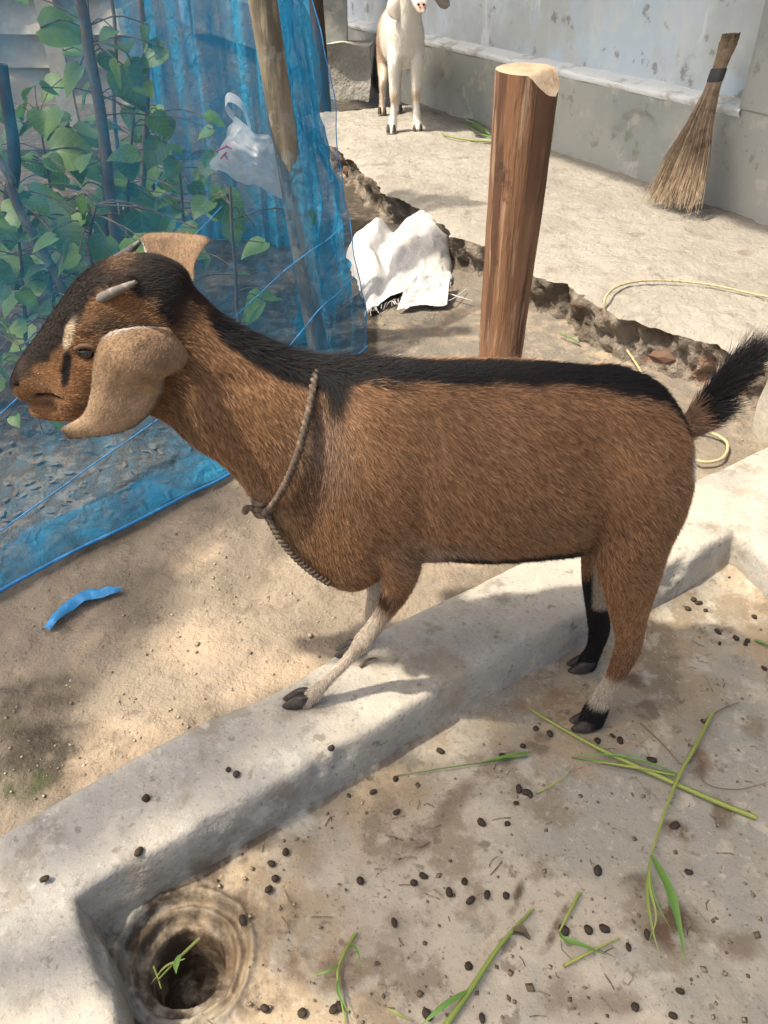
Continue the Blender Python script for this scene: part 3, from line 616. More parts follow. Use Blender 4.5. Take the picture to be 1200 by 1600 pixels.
# white carrier bag caught behind the net
BY = NETPOLE_Y + .02
a_, b_, c_, d_ = PY(366, 184, BY), PY(450, 240, BY), PY(452, 315, BY), PY(330, 258, BY)
n = 40; U, V = np.meshgrid(np.linspace(0, 1, n), np.linspace(0, 1, n), indexing='ij')
bag = empty('carrier_bag', tuple(d_)); tag(bag, 'white plastic carrier bag with a loop handle caught behind the blue net', 'bag')
for sgn, nm in ((-1, 'front_side'), (1, 'back_side')):
    q = ((1 - U) * (1 - V))[..., None] * a_ + (U * (1 - V))[..., None] * b_ + (U * V)[..., None] * c_ + ((1 - U) * V)[..., None] * d_
    bul = np.sin(np.pi * U) * np.sin(np.pi * np.clip(V * .9 + .1, 0, 1)); nq = np.stack([U * 5, V * 5, 0 * U + sgn], -1)
    q[..., 1] += sgn * (.03 * bul + .003) + bul * (.016 * (1 - 2 * np.abs(fbm(nq, .8, 4, 101)))); q[..., 0] += fbm(nq, 1, 3, 102) * .012; q[..., 2] += fbm(nq + 3, 1, 3, 103) * .014
    under(link(nm, mesh(nm, q.reshape(-1, 3), grid_faces(n, n)), M_BAG), bag)
hp = catmull([a_, PY(352, 165, BY), PY(358, 152, BY), PY(378, 165, BY), PY(392, 203, BY)], 24); rows = [hp + np.array((0, k * .006, k * .010)) for k in (-1, 0, 1)]
under(link('handle', mesh('handle', np.stack(rows, 1).reshape(-1, 3), grid_faces(24, 3)), M_BAG), bag)
M_REDPRINT = material('red_print', (.55, .06, .10), rough=.5)
mb = MB()
for (p0, p1) in (((338, 236), (352, 230)), ((344, 248), (354, 238)), ((350, 240), (358, 252)), ((352, 228), (362, 232))):
    mb.tube(np.array([PY(*p0, BY - .045), PY(*p1, BY - .045)]), .0022, 4)
under(mb.build('red_print', M_REDPRINT), bag)

# ================================================================== PLANTS BEHIND THE NET
def leaf_mesh(name, seed, kind='heart', nu=9, nv=7):
    t = np.linspace(0, 1, nu); wv = np.interp(t, [0, .06, .2, .4, .65, .88, 1], [.16, .36, .47, .46, .33, .12, .0]) if kind == 'heart' else np.interp(t, [0, .2, .5, .8, 1], [.02, .2, .26, .15, 0])
    k = np.linspace(-1, 1, nv); T_, K = np.meshgrid(t, k, indexing='ij')
    x = T_ - .08 * np.abs(K) ** 1.5 * (1 - T_) * (kind == 'heart'); y = K * wv[:, None]
    z = -.22 * T_ ** 2 + .10 * np.abs(K) * wv[:, None] * 2 + fbm(np.stack([x * 3, y * 3, 0 * x], -1), 1, 3, seed) * .07
    return mesh(name, np.stack([x, y, z], -1).reshape(-1, 3), grid_faces(nu, nv))
LEAVES = [leaf_mesh('leaf', 110 + i) for i in range(5)]
for m_ in LEAVES: m_.materials.append(M_LEAF)
def put_leaf(parent, pos, size, toward, roll=0.0):
    o = link('leaf', random.choice(LEAVES), None, parent); d = Vector(toward).normalized()
    z = Vector((random.gauss(0, .25), -.45 + random.gauss(0, .3), 1)).normalized(); y = z.cross(d).normalized(); z = d.cross(y)
    m = Matrix((d, y, z)).transposed()
    o.matrix_local = Matrix.Translation(Vector(pos) - parent.location) @ m.to_4x4() @ Matrix.Diagonal((size, size, size, 1)); return o
def vine(label, pts_px, y, leaves, nrand, rmin=.05, rmax=.10, stem_r=.006, group='climbing plants behind the net'):
    c = catmull([PY(px, py, yy) for (px, py), yy in zip(pts_px, np.broadcast_to(y, len(pts_px)))], 40)
    base = c[-1].copy(); c = np.vstack([c, [base[0], base[1], GROUND_Z - .03]]); o = empty('climbing_plant', (base[0], base[1], GROUND_Z)); tag(o, label, 'plant', group)
    mb = MB(); mb.tube(c - np.array(o.location), np.linspace(stem_r * .5, stem_r, len(c)), 6); 
    L = []
    for (px, py, r) in leaves:
        p = PY(px, py, c[0][1] + random.uniform(-.06, .06)); L.append((p, r * 1.45 * np.linalg.norm(p - np.array((0, 0, CAM_H))) / F))
    for i in range(nrand):
        q = c[random.randint(0, 38)]; p = q + np.array((random.gauss(0, .12), random.gauss(0, .10), random.gauss(0, .07))); p[2] = max(p[2], GROUND_Z + .04); L.append((p, random.uniform(rmin, rmax)))
    for p, s in L:
        d = np.array((random.gauss(0, 1), random.gauss(-.3, .6), random.gauss(-.35, .4))); d /= np.linalg.norm(d)
        start = p - d * s * .45; put_leaf(o, start, s, d)
        near_i = np.argmin(np.linalg.norm(c - start, axis=1)); a = c[near_i] - np.array(o.location); e = start - np.array(o.location)
        if np.linalg.norm(a - e) < .5: mb.tube(catmull([a, (a + e) / 2 + np.array((0, 0, .02)), e], 6), .0018, 4)
    mb.build('stem', M_STEM, o); return o
vine('leafy climbing plant twined up the tall brown stake', [(140, 40), (150, 150), (160, 260), (170, 420)], 2.25, [(98, 48, 40), (112, 122, 30), (205, 132, 42), (262, 207, 24), (112, 240, 48), (95, 288, 34), (172, 362, 34), (92, 332, 36)], 16)
vine('leafy plant with broad leaves right of the tall brown stake', [(215, 120), (205, 230), (200, 330), (205, 450)], 2.3, [(190, 245, 28), (240, 240, 30), (268, 264, 22), (215, 300, 30), (180, 290, 26), (240, 330, 24), (190, 70, 30), (228, 140, 20)], 16)
vine('low bright leafy plant at the frame edge behind the net', [(20, 310), (30, 380), (38, 470), (40, 530)], 1.95, [(25, 330, 34), (55, 360, 34), (15, 395, 34), (60, 420, 30), (20, 470, 34), (12, 520, 26)], 16)
vine('plant with one pale broad leaf in front of the pole', [(360, 290), (362, 350), (368, 430), (370, 480)], 2.1, [(358, 328, 42), (392, 484, 40), (340, 300, 20)], 5)
vine('dense low plant behind the head of the brown goat', [(150, 320), (140, 380), (150, 450), (150, 560)], 2.0, [(130, 330, 30), (160, 392, 30), (70, 300, 30), (220, 372, 26), (250, 350, 22), (290, 360, 26)], 26)
vine('shaded leafy plant between the stake and the rear net', [(280, 260), (285, 320), (290, 400), (290, 470)], 2.45, [(270, 290, 24), (310, 300, 22), (300, 350, 24), (262, 320, 24)], 14)
vine('dark leafy mass low down in front of the tin fence', [(60, 180), (70, 240), (80, 300), (90, 340)], 3.1, [(40, 200, 26), (90, 190, 24), (20, 250, 26), (140, 215, 22)], 34, .07, .13)
vine('dark leafy plant low down before the rear net', [(230, 180), (235, 240), (240, 290), (245, 330)], 2.9, [(220, 215, 20), (250, 190, 18)], 26, .06, .11)
vine('small leafy seedling low behind the blue hem', [(30, 540), (40, 570), (50, 600), (55, 640)], 1.65, [(20, 560, 18), (50, 590, 16)], 8, .03, .05, .003)
vine('bright leafy plant low between the stakes', [(75, 400), (80, 440), (85, 480), (90, 540)], 1.9, [(60, 440, 24), (40, 500, 24), (95, 420, 22), (70, 480, 22)], 18, .05, .08)
def stake(label, px0, px1, y, r, mat=M_STEM):
    a = PY(*px0, y); b = PY(*px1, y); d = (b - a) / max(1e-6, abs(b[2] - a[2])); g = b + d * max(0, b[2] - GROUND_Z + .05)
    o = empty('stake', tuple(g)); tag(o, label, 'stake', 'stakes behind the net')
    c = catmull([a, (a + b) / 2 + np.array((.012, 0, 0)), b, g], 24); c += np.stack([fbm(c, 8, 2, 120), 0 * c[:, 0], 0 * c[:, 0]], 1) * .012
    mb = MB(); mb.tube(c - g, np.linspace(r * .8, r, 24), 8); mb.build('stick', mat, o)
stake('tall brown stake slanting up through the climbing plants', (118, -40), (176, 345), 2.2, .017, M_STEM)
stake('thin pale stick rising beside the broad leaves', (168, -40), (180, 190), 2.35, .006, M_POLE)
stake('slender bent stick near the rear net', (218, -40), (226, 250), 2.6, .010, M_STEM)
stake('weathered grey stick leaning at the frame edge', (-20, 225), (35, 330), 1.9, .012, M_POLE)
stake('dark upright stake at the far left behind the net', (2, 100), (20, 330), 2.5, .022, M_DARKWOOD)
def scatter_mesh(name, mat, pts, fn, label_kind='stuff'):
    mb = MB()
    for p in pts: fn(mb, p)
    return mb.build(name, mat, kind='stuff')
def gz(x, y):
    q = np.array([[x, y, 0.]]); return float(GROUND_Z + fbm(q, 3, 5, 21)[0] * .016 + fbm(q, 16, 4, 22)[0] * .009)
def dry(mb, p):
    s = random.uniform(.005, .016); a = random.uniform(0, 6.28); t = np.array(LEAVES[0].vertices[0].co)
    x = np.array((math.cos(a), math.sin(a), random.gauss(0, .25))); y = np.array((-math.sin(a), math.cos(a), random.gauss(0, .25)))
    v = [p + x * s * i + y * s * j + np.array((0, 0, .004 + .25 * s * (i * i + abs(j)) )) for i, j in ((-1, 0), (-.3, .4), (.5, .3), (1, 0), (.5, -.3), (-.3, -.4))]
    mb.add(np.array(v), [(0, 1, 2, 3), (0, 3, 4, 5)])
pts = []
for i in range(420):
    px, py = random.uniform(-60, 420), random.uniform(420, 860)
    if py > 900 - px * .52: continue
    p = P(px, py, GROUND_Z); p[2] = gz(p[0], p[1]); pts.append(p)
scatter_mesh('leaf_litter', M_DRY, pts, dry)
def peb(mb, p):
    s = abs(random.gauss(.0, .0015)) + .0007; v = np.array([(1, 0, 0), (0, 1, 0), (-1, 0, 0), (0, -1, 0), (.2, -.1, .55), (0, 0, -.6)]) * s * np.array((random.uniform(.7, 1.5), random.uniform(.7, 1.3), 1)) + np.array((0, 0, s * .3))
    a = random.uniform(0, 6.28); ca, sa = math.cos(a), math.sin(a); v = v @ np.array(((ca, sa, 0), (-sa, ca, 0), (0, 0, 1))) + p
    mb.add(v, [(0, 1, 4), (1, 2, 4), (2, 3, 4), (3, 0, 4), (1, 0, 5), (2, 1, 5), (3, 2, 5), (0, 3, 5)])
pts = []
for i in range(1900):
    px, py = (random.uniform(-40, 620), random.uniform(720, 1270)) if i < 1100 else (random.uniform(560, 1190), random.uniform(300, 700))
    if i < 1100 and (py > 1300 - px * .54 or py < 905 - px * .46): continue
    p = P(px, py, GROUND_Z); p[2] = gz(p[0], p[1]); pts.append(p)
scatter_mesh('gravel', M_GRAVEL, pts, peb)
# ================================================================== GOATS
def loft_vf(secs, n=24, m=None):
    """secs: (centre, half-axis a, half-axis b) smoothed along their length into a closed tube"""
    S = np.array([np.r_[c, a, b] for c, a, b in secs]); S = catmull(S, m or len(secs) * 5)
    t = np.linspace(0, 2 * np.pi, n, endpoint=False)
    v = S[:, None, :3] + np.cos(t)[None, :, None] * S[:, None, 3:6] + np.sin(t)[None, :, None] * S[:, None, 6:9]
    k = len(S); f = [tuple(q) for q in grid_faces(k, n, True)]
    v = np.vstack([v.reshape(-1, 3), S[0, :3], S[-1, :3]])
    f += [(j, (j + 1) % n, k * n) for j in range(n)] + [((k - 1) * n + (j + 1) % n, (k - 1) * n + j, k * n + 1) for j in range(n)]
    return v, f
def remeshed(mb, voxel, smooth=6):
    me = mesh('raw', np.vstack(mb.v), mb.f); import bmesh
    bm = bmesh.new(); bm.from_mesh(me); bmesh.ops.triangulate(bm, faces=bm.faces); bmesh.ops.recalc_face_normals(bm, faces=bm.faces); bm.to_mesh(me); bm.free()
    o = bpy.data.objects.new('raw', me); COL.objects.link(o)
    md = o.modifiers.new('r', 'REMESH'); md.mode = 'VOXEL'; md.voxel_size = voxel; md.adaptivity = 0
    sm = o.modifiers.new('s', 'SMOOTH'); sm.factor = .5; sm.iterations = smooth
    dg = bpy.context.evaluated_depsgraph_get(); r = bpy.data.meshes.new_from_object(o.evaluated_get(dg))
    bpy.data.objects.remove(o); bpy.data.meshes.remove(me)
    r.polygons.foreach_set('use_smooth', np.ones(len(r.polygons), bool)); return r
def verts(me):
    v = np.empty(len(me.vertices) * 3, np.float32); me.vertices.foreach_get('co', v); return v.reshape(-1, 3).astype(float)
def set_coat(me, col):
    a = me.color_attributes.new('coat', 'FLOAT_COLOR', 'POINT'); a.data.foreach_set('color', np.c_[col, np.ones(len(col))].astype(np.float32).ravel())
def sample_surface(me, count, weight=None):
    me.calc_loop_triangles(); n = len(me.loop_triangles); t = np.empty(n * 3, np.int32); me.loop_triangles.foreach_get('vertices', t); t = t.reshape(-1, 3); v = verts(me)
    a, b, c = v[t[:, 0]], v[t[:, 1]], v[t[:, 2]]; nr = np.cross(b - a, c - a); ar = np.linalg.norm(nr, axis=1) / 2
    nv = np.zeros_like(v)
    for k in range(3): np.add.at(nv, t[:, k], nr)
    nv /= np.linalg.norm(nv, axis=1)[:, None] + 1e-12
    pw = ar * (weight((a + b + c) / 3) if weight else 1); pick = rng.choice(n, count, p=pw / pw.sum())
    r1, r2 = np.sqrt(rng.random(count)), rng.random(count); w0, w1, w2 = 1 - r1, r1 * (1 - r2), r1 * r2; tt = t[pick]
    p = v[tt[:, 0]] * w0[:, None] + v[tt[:, 1]] * w1[:, None] + v[tt[:, 2]] * w2[:, None]
    m = nv[tt[:, 0]] * w0[:, None] + nv[tt[:, 1]] * w1[:, None] + nv[tt[:, 2]] * w2[:, None]
    return p, m / (np.linalg.norm(m, axis=1)[:, None] + 1e-12)
def fur(name, parent, p, nrm, flow, length, root, tip, rad, lift=.35, droop=.0, pts=5, rnd=.18):
    N = len(p); length = np.broadcast_to(length, (N,)) * rng.uniform(.7, 1.2, N)
    d = flow - nrm * np.sum(flow * nrm, 1)[:, None]; d /= np.linalg.norm(d, axis=1)[:, None] + 1e-9
    d = d + rng.normal(0, rnd, (N, 3)); lift = np.broadcast_to(lift, (N,))[:, None]
    s = np.linspace(0, 1, pts); Q = np.zeros((N, pts, 3))
    for j, t in enumerate(s):
        Q[:, j] = p + (nrm * (lift * (t - .35 * t * t)) + d * (t * (.7 + .3 * t))) * length[:, None]
        Q[:, j, 2] -= droop * length * t * t
    cu = bpy.data.hair_curves.new(name); cu.add_curves([pts] * N)
    cu.attributes['position'].data.foreach_set('vector', Q.astype(np.float32).ravel())
    ra = cu.attributes.get('radius') or cu.attributes.new('radius', 'FLOAT', 'POINT')
    rv = (np.broadcast_to(rad, (N,))[:, None] * (1 - .8 * s[None] ** 1.5)); ra.data.foreach_set('value', rv.astype(np.float32).ravel())
    for nm, c in (('fur_root', root), ('fur_tip', tip)):
        at = cu.attributes.new(nm, 'FLOAT_COLOR', 'CURVE'); at.data.foreach_set('color', np.c_[np.clip(c, 0, 1), np.ones(N)].astype(np.float32).ravel())
    cu.materials.append(M_FUR); o = bpy.data.objects.new(name, cu); COL.objects.link(o); o.parent = parent
    o.matrix_parent_inverse = Matrix.Translation(parent.location).inverted() if parent.type == 'EMPTY' else Matrix.Identity(4); return o
def polydist(x, z, pl):
    d = np.full(x.shape, 9.)
    for a, b in zip(pl[:-1], pl[1:]):
        ab = b - a; t = np.clip(((x - a[0]) * ab[0] + (z - a[1]) * ab[1]) / (ab @ ab), 0, 1); d = np.minimum(d, np.hypot(x - a[0] - t * ab[0], z - a[1] - t * ab[1]))
    return d

# ---------------------------------------------------------------- the brown goat
YM = .865
def M_(px, py, y=YM): return PY(px, py, y)
goat = empty('brown_goat', (.13, YM, 0)); tag(goat, 'brown goat with black back stripe and drooping ears standing across the concrete kerb', 'goat')
torso = [((1074, 675), (1076, 720), .020), ((1054, 632), (1064, 765), .058), ((1026, 603), (1034, 820), .086), ((982, 588), (982, 850), .098), ((925, 581), (920, 846), .100), ((850, 577), (850, 848), .112),
         ((760, 576), (762, 850), .120), ((680, 575), (684, 850), .116), ((610, 570), (616, 872), .104), ((550, 564), (552, 910), .090), ((500, 560), (486, 882), .072), ((455, 550), (430, 818), .058),
         ((405, 530), (368, 735), .052), ((360, 505), (305, 690), .046), ((325, 476), (262, 655), .043), ((292, 440), (222, 640), .044)]
def sect(u, l, hw, y=YM):
    U_, L_ = M_(*u, y), M_(*l, y); return ((U_ + L_) / 2, (U_ - L_) / 2, np.array((0, hw, 0)))
gm = MB(); gm.add(*loft_vf([sect(*s) for s in torso], 32))
head = [((300, 470), (262, 560), .030), ((290, 425), (222, 640), .047), ((250, 402), (185, 640), .055), ((205, 398), (150, 642), .057), ((160, 408), (122, 650), .053), ((122, 434), (106, 652), .044), ((88, 478), (94, 634), .033), ((58, 522), (66, 630), .026), ((36, 552), (48, 626), .0235), ((23, 575), (34, 620), .0185), ((18, 588), (25, 612), .010)]
jaw = [((170, 600), (158, 646), .036), ((130, 610), (122, 652), .029), ((104, 616), (97, 654), .022), ((82, 622), (78, 653), .0185), ((62, 626), (60, 650), .0155), ((48, 630), (48, 646), .009)]
gm.add(*loft_vf([sect(*s) for s in head], 28)); gm.add(*loft_vf([sect(*s) for s in jaw], 18))
def limb(rows):      # rows: px, py, plane y, half width in px, (front-back scale), half width across in m
    out_ = []
    pc = [M_(r[0], r[1], r[2]) for r in rows]; tn_ = np.gradient(np.array(pc), axis=0)
    for r, c, t in zip(rows, pc, tn_):
        t = t / np.linalg.norm(t); zc = c[1] * CT + (CAM_H - c[2]) * ST; a = np.cross(t, (0, 1, 0)); a /= np.linalg.norm(a)
        out_.append((c, a * r[3] * zc / F, np.array((0, r[4], 0))))
    return out_
NEAR, FAR = YM - .062, YM + .062
hindn = [(1000, 690, YM - .035, 62, .050), (995, 770, YM - .050, 74, .048), (983, 850, NEAR, 60, .040), (984, 910, NEAR, 43, .030), (983, 960, NEAR, 29, .021), (984, 1000, NEAR, 22, .016), (974, 1030, NEAR, 19, .014), (958, 1062, NEAR, 14, .011), (944, 1084, NEAR, 14, .012), (932, 1108, NEAR, 19, .015), (922, 1130, NEAR, 20, .016)]
hindf = [(990, 720, YM + .035, 60, .045), (965, 800, YM + .05, 52, .044), (945, 860, FAR, 36, .034), (934, 905, FAR, 24, .026), (934, 950, FAR, 18, .02), (936, 985, FAR, 16, .016), (930, 1010, FAR, 13, .012), (920, 1030, FAR, 15, .013), (914, 1042, FAR, 16, .014)]
FN = YM - .070; FNH = P(470, 1100, KERB_Z)[1]
foren = [(600, 720, YM - .05, 60, .035), (612, 800, YM - .058, 52, .036), (622, 856, FN, 40, .034), (625, 894, FN, 29, .028), (616, 928, FN, 19, .021), (600, 958, FN, 13, .015), (582, 984, FN, 12.5, .0145), (568, 1002, FN - .002, 13.5, .015), (553, 1020, FNH + .022, 9.5, .0105), (530, 1045, FNH + .014, 8, .0088), (508, 1067, FNH + .006, 8.5, .0092), (493, 1082, FNH, 12, .012), (483, 1091, FNH, 11, .0115), (475, 1098, FNH, 13, .013)]
FF = YM + .045; FFH = P(548, 1022, KERB_Z)[1]
foref = [(590, 740, YM + .04, 50, .034), (592, 830, FF, 40, .034), (594, 890, FF, 26, .026), (590, 925, FF, 16, .019), (583, 955, FF, 12.5, .015), (578, 978, FF, 9, .011), (568, 1000, (FF + FFH) / 2, 10, .010), (558, 1014, FFH, 12, .012), (552, 1020, FFH, 13, .012)]
for L in (hindn, hindf, foren, foref): gm.add(*loft_vf(limb(L), 16))
tail = [(1070, 672, YM, 16, .018), (1090, 655, YM, 18, .016), (1112, 630, YM, 16, .012), (1140, 592, YM, 11, .008), (1162, 562, YM, 6, .004)]
gm.add(*loft_vf(limb(tail), 12))
# brow and cheek fullness
def blob(px, py, y, r, sc_=(1, 1, 1)):
    c = M_(px, py, y); th = np.linspace(0, np.pi, 9); ph = np.linspace(0, 2 * np.pi, 12, endpoint=False)
    v = np.array([(math.sin(a) * math.cos(b), math.sin(a) * math.sin(b), math.cos(a)) for a in th for b in ph]) * r * np.array(sc_) + c; return v, grid_faces(9, 12, True)
for s_ in (-1, 1):
    gm.add(*blob(132, 512, YM + s_ * .040, .020, (1.3, .8, .8))); gm.add(*blob(168, 590, YM + s_ * .030, .030, (1.2, .7, 1)))
    gm.add(*blob(196, 452, YM + s_ * .032, .018))
    gm.add(*blob(34, 606, YM + s_ * .012, .012)); gm.add(*blob(620, 800, YM + s_ * .075, .055, (1, .5, 1.6)))
gmesh = remeshed(gm, .0036, 5)
topline = np.array([M_(*s[0])[[0, 2]] for s in torso]); botline = np.array([M_(*s[1])[[0, 2]] for s in torso]); headtop = np.array([M_(*s[0])[[0, 2]] for s in head])
def xz(px, py, y=YM - .05): return M_(px, py, y)[[0, 2]]
def pxof(v):
    """sagittal coordinates of a point, in the photo-pixel units the outline above was drawn in (same for both flanks)"""
    y = YM - .045; zc = y * CT + (CAM_H - v[:, 2]) * ST; yc = y * ST - (CAM_H - v[:, 2]) * CT
    return 600 + F * v[:, 0] / zc, 800 - F * yc / zc
BLACK, BROWN, TAN, PALE = np.array((.009, .0085, .010)), np.array((.225, .116, .058)), np.array((.30, .17, .085)), np.array((.42, .37, .31))
def coat(v):
    X_, Y_ = pxof(v); n1 = fbm(v, 28, 3, 131); n2 = fbm(v, 9, 3, 132); n3 = fbm(v, 75, 2, 133)
    c = BROWN[None] * (1 + .16 * n2)[:, None]
    def mixc(col, k): nonlocal c; k = np.clip(k, 0, 1)[:, None]; c = c * (1 - k) + np.asarray(col) * k
    headm = sstep(330, 250, X_ + (Y_ - 520) * .25)
    mixc((.27, .13, .055), headm * .7)                                             # warmer neck and head
    mixc((.30, .19, .115), sstep(.15, .5, fbm(v, 5, 2, 134)) * .35 * (1 - headm))
    mixc((.22, .16, .13), np.exp(-((X_ - 500) / 40) ** 2 - ((Y_ - 680) / 55) ** 2) * .75)      # greyer shoulder point
    mixc((.24, .185, .16), np.exp(-((X_ - 690) / 55) ** 2 - ((Y_ - 832) / 30) ** 2) * .8)      # grey at the elbow
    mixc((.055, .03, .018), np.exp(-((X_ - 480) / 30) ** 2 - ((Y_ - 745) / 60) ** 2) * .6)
    dt = polydist(v[:, 0], v[:, 2], topline); wv = np.interp(X_, [300, 340, 420, 480, 515, 545, 580, 700, 980, 1040, 1080], [.006, .015, .020, .024, .024, .014, .0075, .0065, .0075, .006, .004])
    mixc(BLACK, sstep(.003, -.003, dt - wv - .003 * n1 - .001 * n3) * (1 - .5 * headm) * (Y_ < 700))
    mixc(BLACK, sstep(.012, -.006, np.hypot((X_ - 525) * .8, (Y_ - 605) * .45) * .001 - .016 - .004 * n1))         # withers drop
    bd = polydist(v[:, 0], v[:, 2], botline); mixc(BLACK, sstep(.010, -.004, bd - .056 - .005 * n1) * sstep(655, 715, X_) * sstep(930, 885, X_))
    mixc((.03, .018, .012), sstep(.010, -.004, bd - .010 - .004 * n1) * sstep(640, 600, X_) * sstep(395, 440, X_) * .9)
    # head
    ht = polydist(v[:, 0], v[:, 2], headtop); n4 = fbm(v, 55, 3, 135)
    mixc(BLACK, headm * sstep(.006, -.004, ht - np.interp(X_, [20, 60, 110, 150, 190, 230, 290], [.014, .026, .034, .018, .018, .034, .020]) - .008 * n4) * .96 * sstep(318, 296, X_))
    mixc((.16, .085, .045), headm * np.exp(-((X_ - 165) / 30) ** 2 - ((Y_ - 420) / 16) ** 2) * .7)
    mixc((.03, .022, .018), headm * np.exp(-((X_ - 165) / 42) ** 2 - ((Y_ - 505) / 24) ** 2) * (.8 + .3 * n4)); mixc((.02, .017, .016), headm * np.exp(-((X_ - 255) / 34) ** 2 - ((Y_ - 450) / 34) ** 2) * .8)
    mixc((.62, .50, .36), headm * sstep(1.25, .7, np.hypot((X_ - 107 - (525 - Y_) * .28) / 9, (Y_ - 523) / 24)))
    mixc(BLACK, headm * sstep(1.2, .8, np.hypot((X_ - 102 + (Y_ - 575) * .12) / 9, (Y_ - 577) / 30) + .2 * n4))
    mixc((.05, .032, .026), headm * sstep(1.3, .6, np.hypot((X_ - 24) / 16, (Y_ - 592) / 14)) * .85)
    mixc((.33, .20, .12), headm * np.exp(-((X_ - 60) / 22) ** 2 - ((Y_ - 612) / 14) ** 2) * .5)
    mixc((.012, .008, .007), headm * sstep(4.2, 2.0, np.abs(Y_ - 631 + (X_ - 65) * .10)) * sstep(40, 46, X_) * sstep(96, 84, X_))
    mixc((.10, .07, .06), headm * np.exp(-((X_ - 62) / 24) ** 2 - ((Y_ - 646) / 8) ** 2) * .8)
    # legs
    leg = sstep(888, 915, Y_); hindl = leg * (X_ > 800); farl = v[:, 1] > YM
    mixc((.11, .05, .026), hindl * (~farl) * sstep(960, 1030, Y_) * .6)
    mixc(PALE, hindl * (~farl) * sstep(1034, 1052, Y_ + 4 * n1)); mixc(BLACK, hindl * (~farl) * sstep(1078, 1090, Y_ + 4 * n1))
    mixc(BLACK, hindl * farl * sstep(955, 975, Y_ + 6 * n1 - (940 - X_) * 1.5))
    mixc(PALE * .9, hindl * farl * sstep(942, 950, X_) * sstep(930, 950, Y_)); mixc(BLACK, hindl * farl * sstep(1010, 1018, Y_))
    mixc((.70, .66, .58), (~farl) * sstep(1.2, .7, np.hypot((X_ - 1008) / 10, (Y_ - 985) / 22)))
    mixc((.72, .70, .66), sstep(1.2, .7, np.hypot((X_ - 1086) / 12, (Y_ - 728) / 22)))
    mixc(PALE, leg * (X_ < 700) * sstep(918, 945, Y_ + 6 * n1)); mixc((.14, .105, .085), leg * (X_ < 500) * sstep(1066, 1088, Y_))
    # tail
    tl = sstep(1082, 1100, X_); mixc((.22, .135, .09), tl * sstep(640, 660, Y_) * .8); mixc(BLACK, tl * sstep(655, 636, Y_ + (X_ - 1100) * .3 + 4 * n1))
    return c
gv = verts(gmesh); gX, gY = pxof(gv); sg_y = np.sign(gv[:, 1] - YM)
def bump_(cx, cy, rx, ry, h): return np.exp(-((gX - cx) / rx) ** 2 - ((gY - cy) / ry) ** 2) * h
form = bump_(930, 690, 45, 55, -.014) + bump_(985, 625, 30, 26, .010) + bump_(565, 730, 48, 110, .011) + bump_(655, 760, 20, 100, -.008) + bump_(1010, 770, 50, 70, .010) + bump_(925, 810, 18, 60, -.012) + bump_(760, 740, 80, 90, .006) + bump_(500, 690, 20, 60, -.006) + bump_(430, 640, 30, 60, .004) + bump_(350, 600, 60, 18, -.005) + bump_(1050, 720, 20, 50, -.006)
for k_ in range(6): form = form + bump_(690 + k_ * 36, 740 + k_ * 6, 9, 80, .0010)
gv[:, 1] += sg_y * form * sstep(.0, .03, np.abs(gv[:, 1] - YM))
lip = np.exp(-((gY - 631 + (gX - 65) * .10) / 4.0) ** 2) * sstep(36, 46, gX) * sstep(108, 88, gX) * .0075
sock = np.exp(-((gX - 136) / 18) ** 2 - ((gY - 551) / 9) ** 2) * .009 - np.exp(-((gX - 128) / 22) ** 2 - ((gY - 530) / 8) ** 2) * .004 + np.exp(-((gX - 100) / 16) ** 2 - ((gY - 585) / 22) ** 2) * .004
gv[:, 1] -= sg_y * (lip + sock); gmesh.vertices.foreach_set('co', gv.astype(np.float32).ravel()); gmesh.update()
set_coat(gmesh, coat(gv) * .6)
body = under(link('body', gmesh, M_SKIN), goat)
def flow_at(p):
    X_, Y_ = pxof(p); hm = sstep(330, 250, X_ + (Y_ - 520) * .25); leg = sstep(860, 920, Y_)
    f = np.stack([.75 + 0 * X_, 0 * X_, -.75 + 0 * X_], 1)
    nk = sstep(520, 420, X_)[:, None]; f = f * (1 - nk) + np.array((.55, 0, -.85)) * nk
    sh = np.exp(-((X_ - 505) / 45) ** 2)[:, None]; f = f + sh * np.array((-.3, 0, -.3))
    f = f * (1 - leg[:, None]) + np.array((.05, 0, -1)) * leg[:, None]
    f = f * (1 - hm[:, None]) + np.array((.8, 0, .25)) * hm[:, None]
    tp = sstep(.015, .0, polydist(p[:, 0], p[:, 2], topline))[:, None] * (1 - hm[:, None]); f = f * (1 - tp) + np.array((1, 0, -.15)) * tp
    f = f + np.stack([fbm(p, 14, 2, 141), 0 * X_, fbm(p + 7, 14, 2, 142)], 1) * .35
    tl = sstep(1085, 1105, X_)[:, None]; return f * (1 - tl) + np.array((.72, 0, .5)) * tl
def coat_fur(p, nrm):
    c = coat(p); N = len(p); lum = c.sum(1, keepdims=True); r = rng.random((N, 1))
    c = c * (1 + .42 * fbm(p * np.array((1, 1, 1.6)), 150, 2, 145) + .10 * fbm(p, 30, 2, 146))[:, None]; root = c * (.40 + .35 * rng.random((N, 1))); gold = (rng.random((N, 1)) < .45)
    tip = c * (1.1 + .5 * r); tip = np.where(gold & (lum > .12), c * 1.35 + np.array((.34, .245, .155)) * (.35 + .85 * r), tip)
    tip = np.where((rng.random((N, 1)) < .18) & (lum > .12), c * .35, tip)
    return root, tip
def not_hoof(c): X_, Y_ = pxof(c); return 1.0 - .35 * (c[:, 1] > YM + .02)
p, nr = sample_surface(gmesh, 380000, not_hoof); X_, Y_ = pxof(p)
hm = sstep(330, 250, X_ + (Y_ - 520) * .25); leg = sstep(880, 960, Y_); muz = sstep(130, 50, X_)
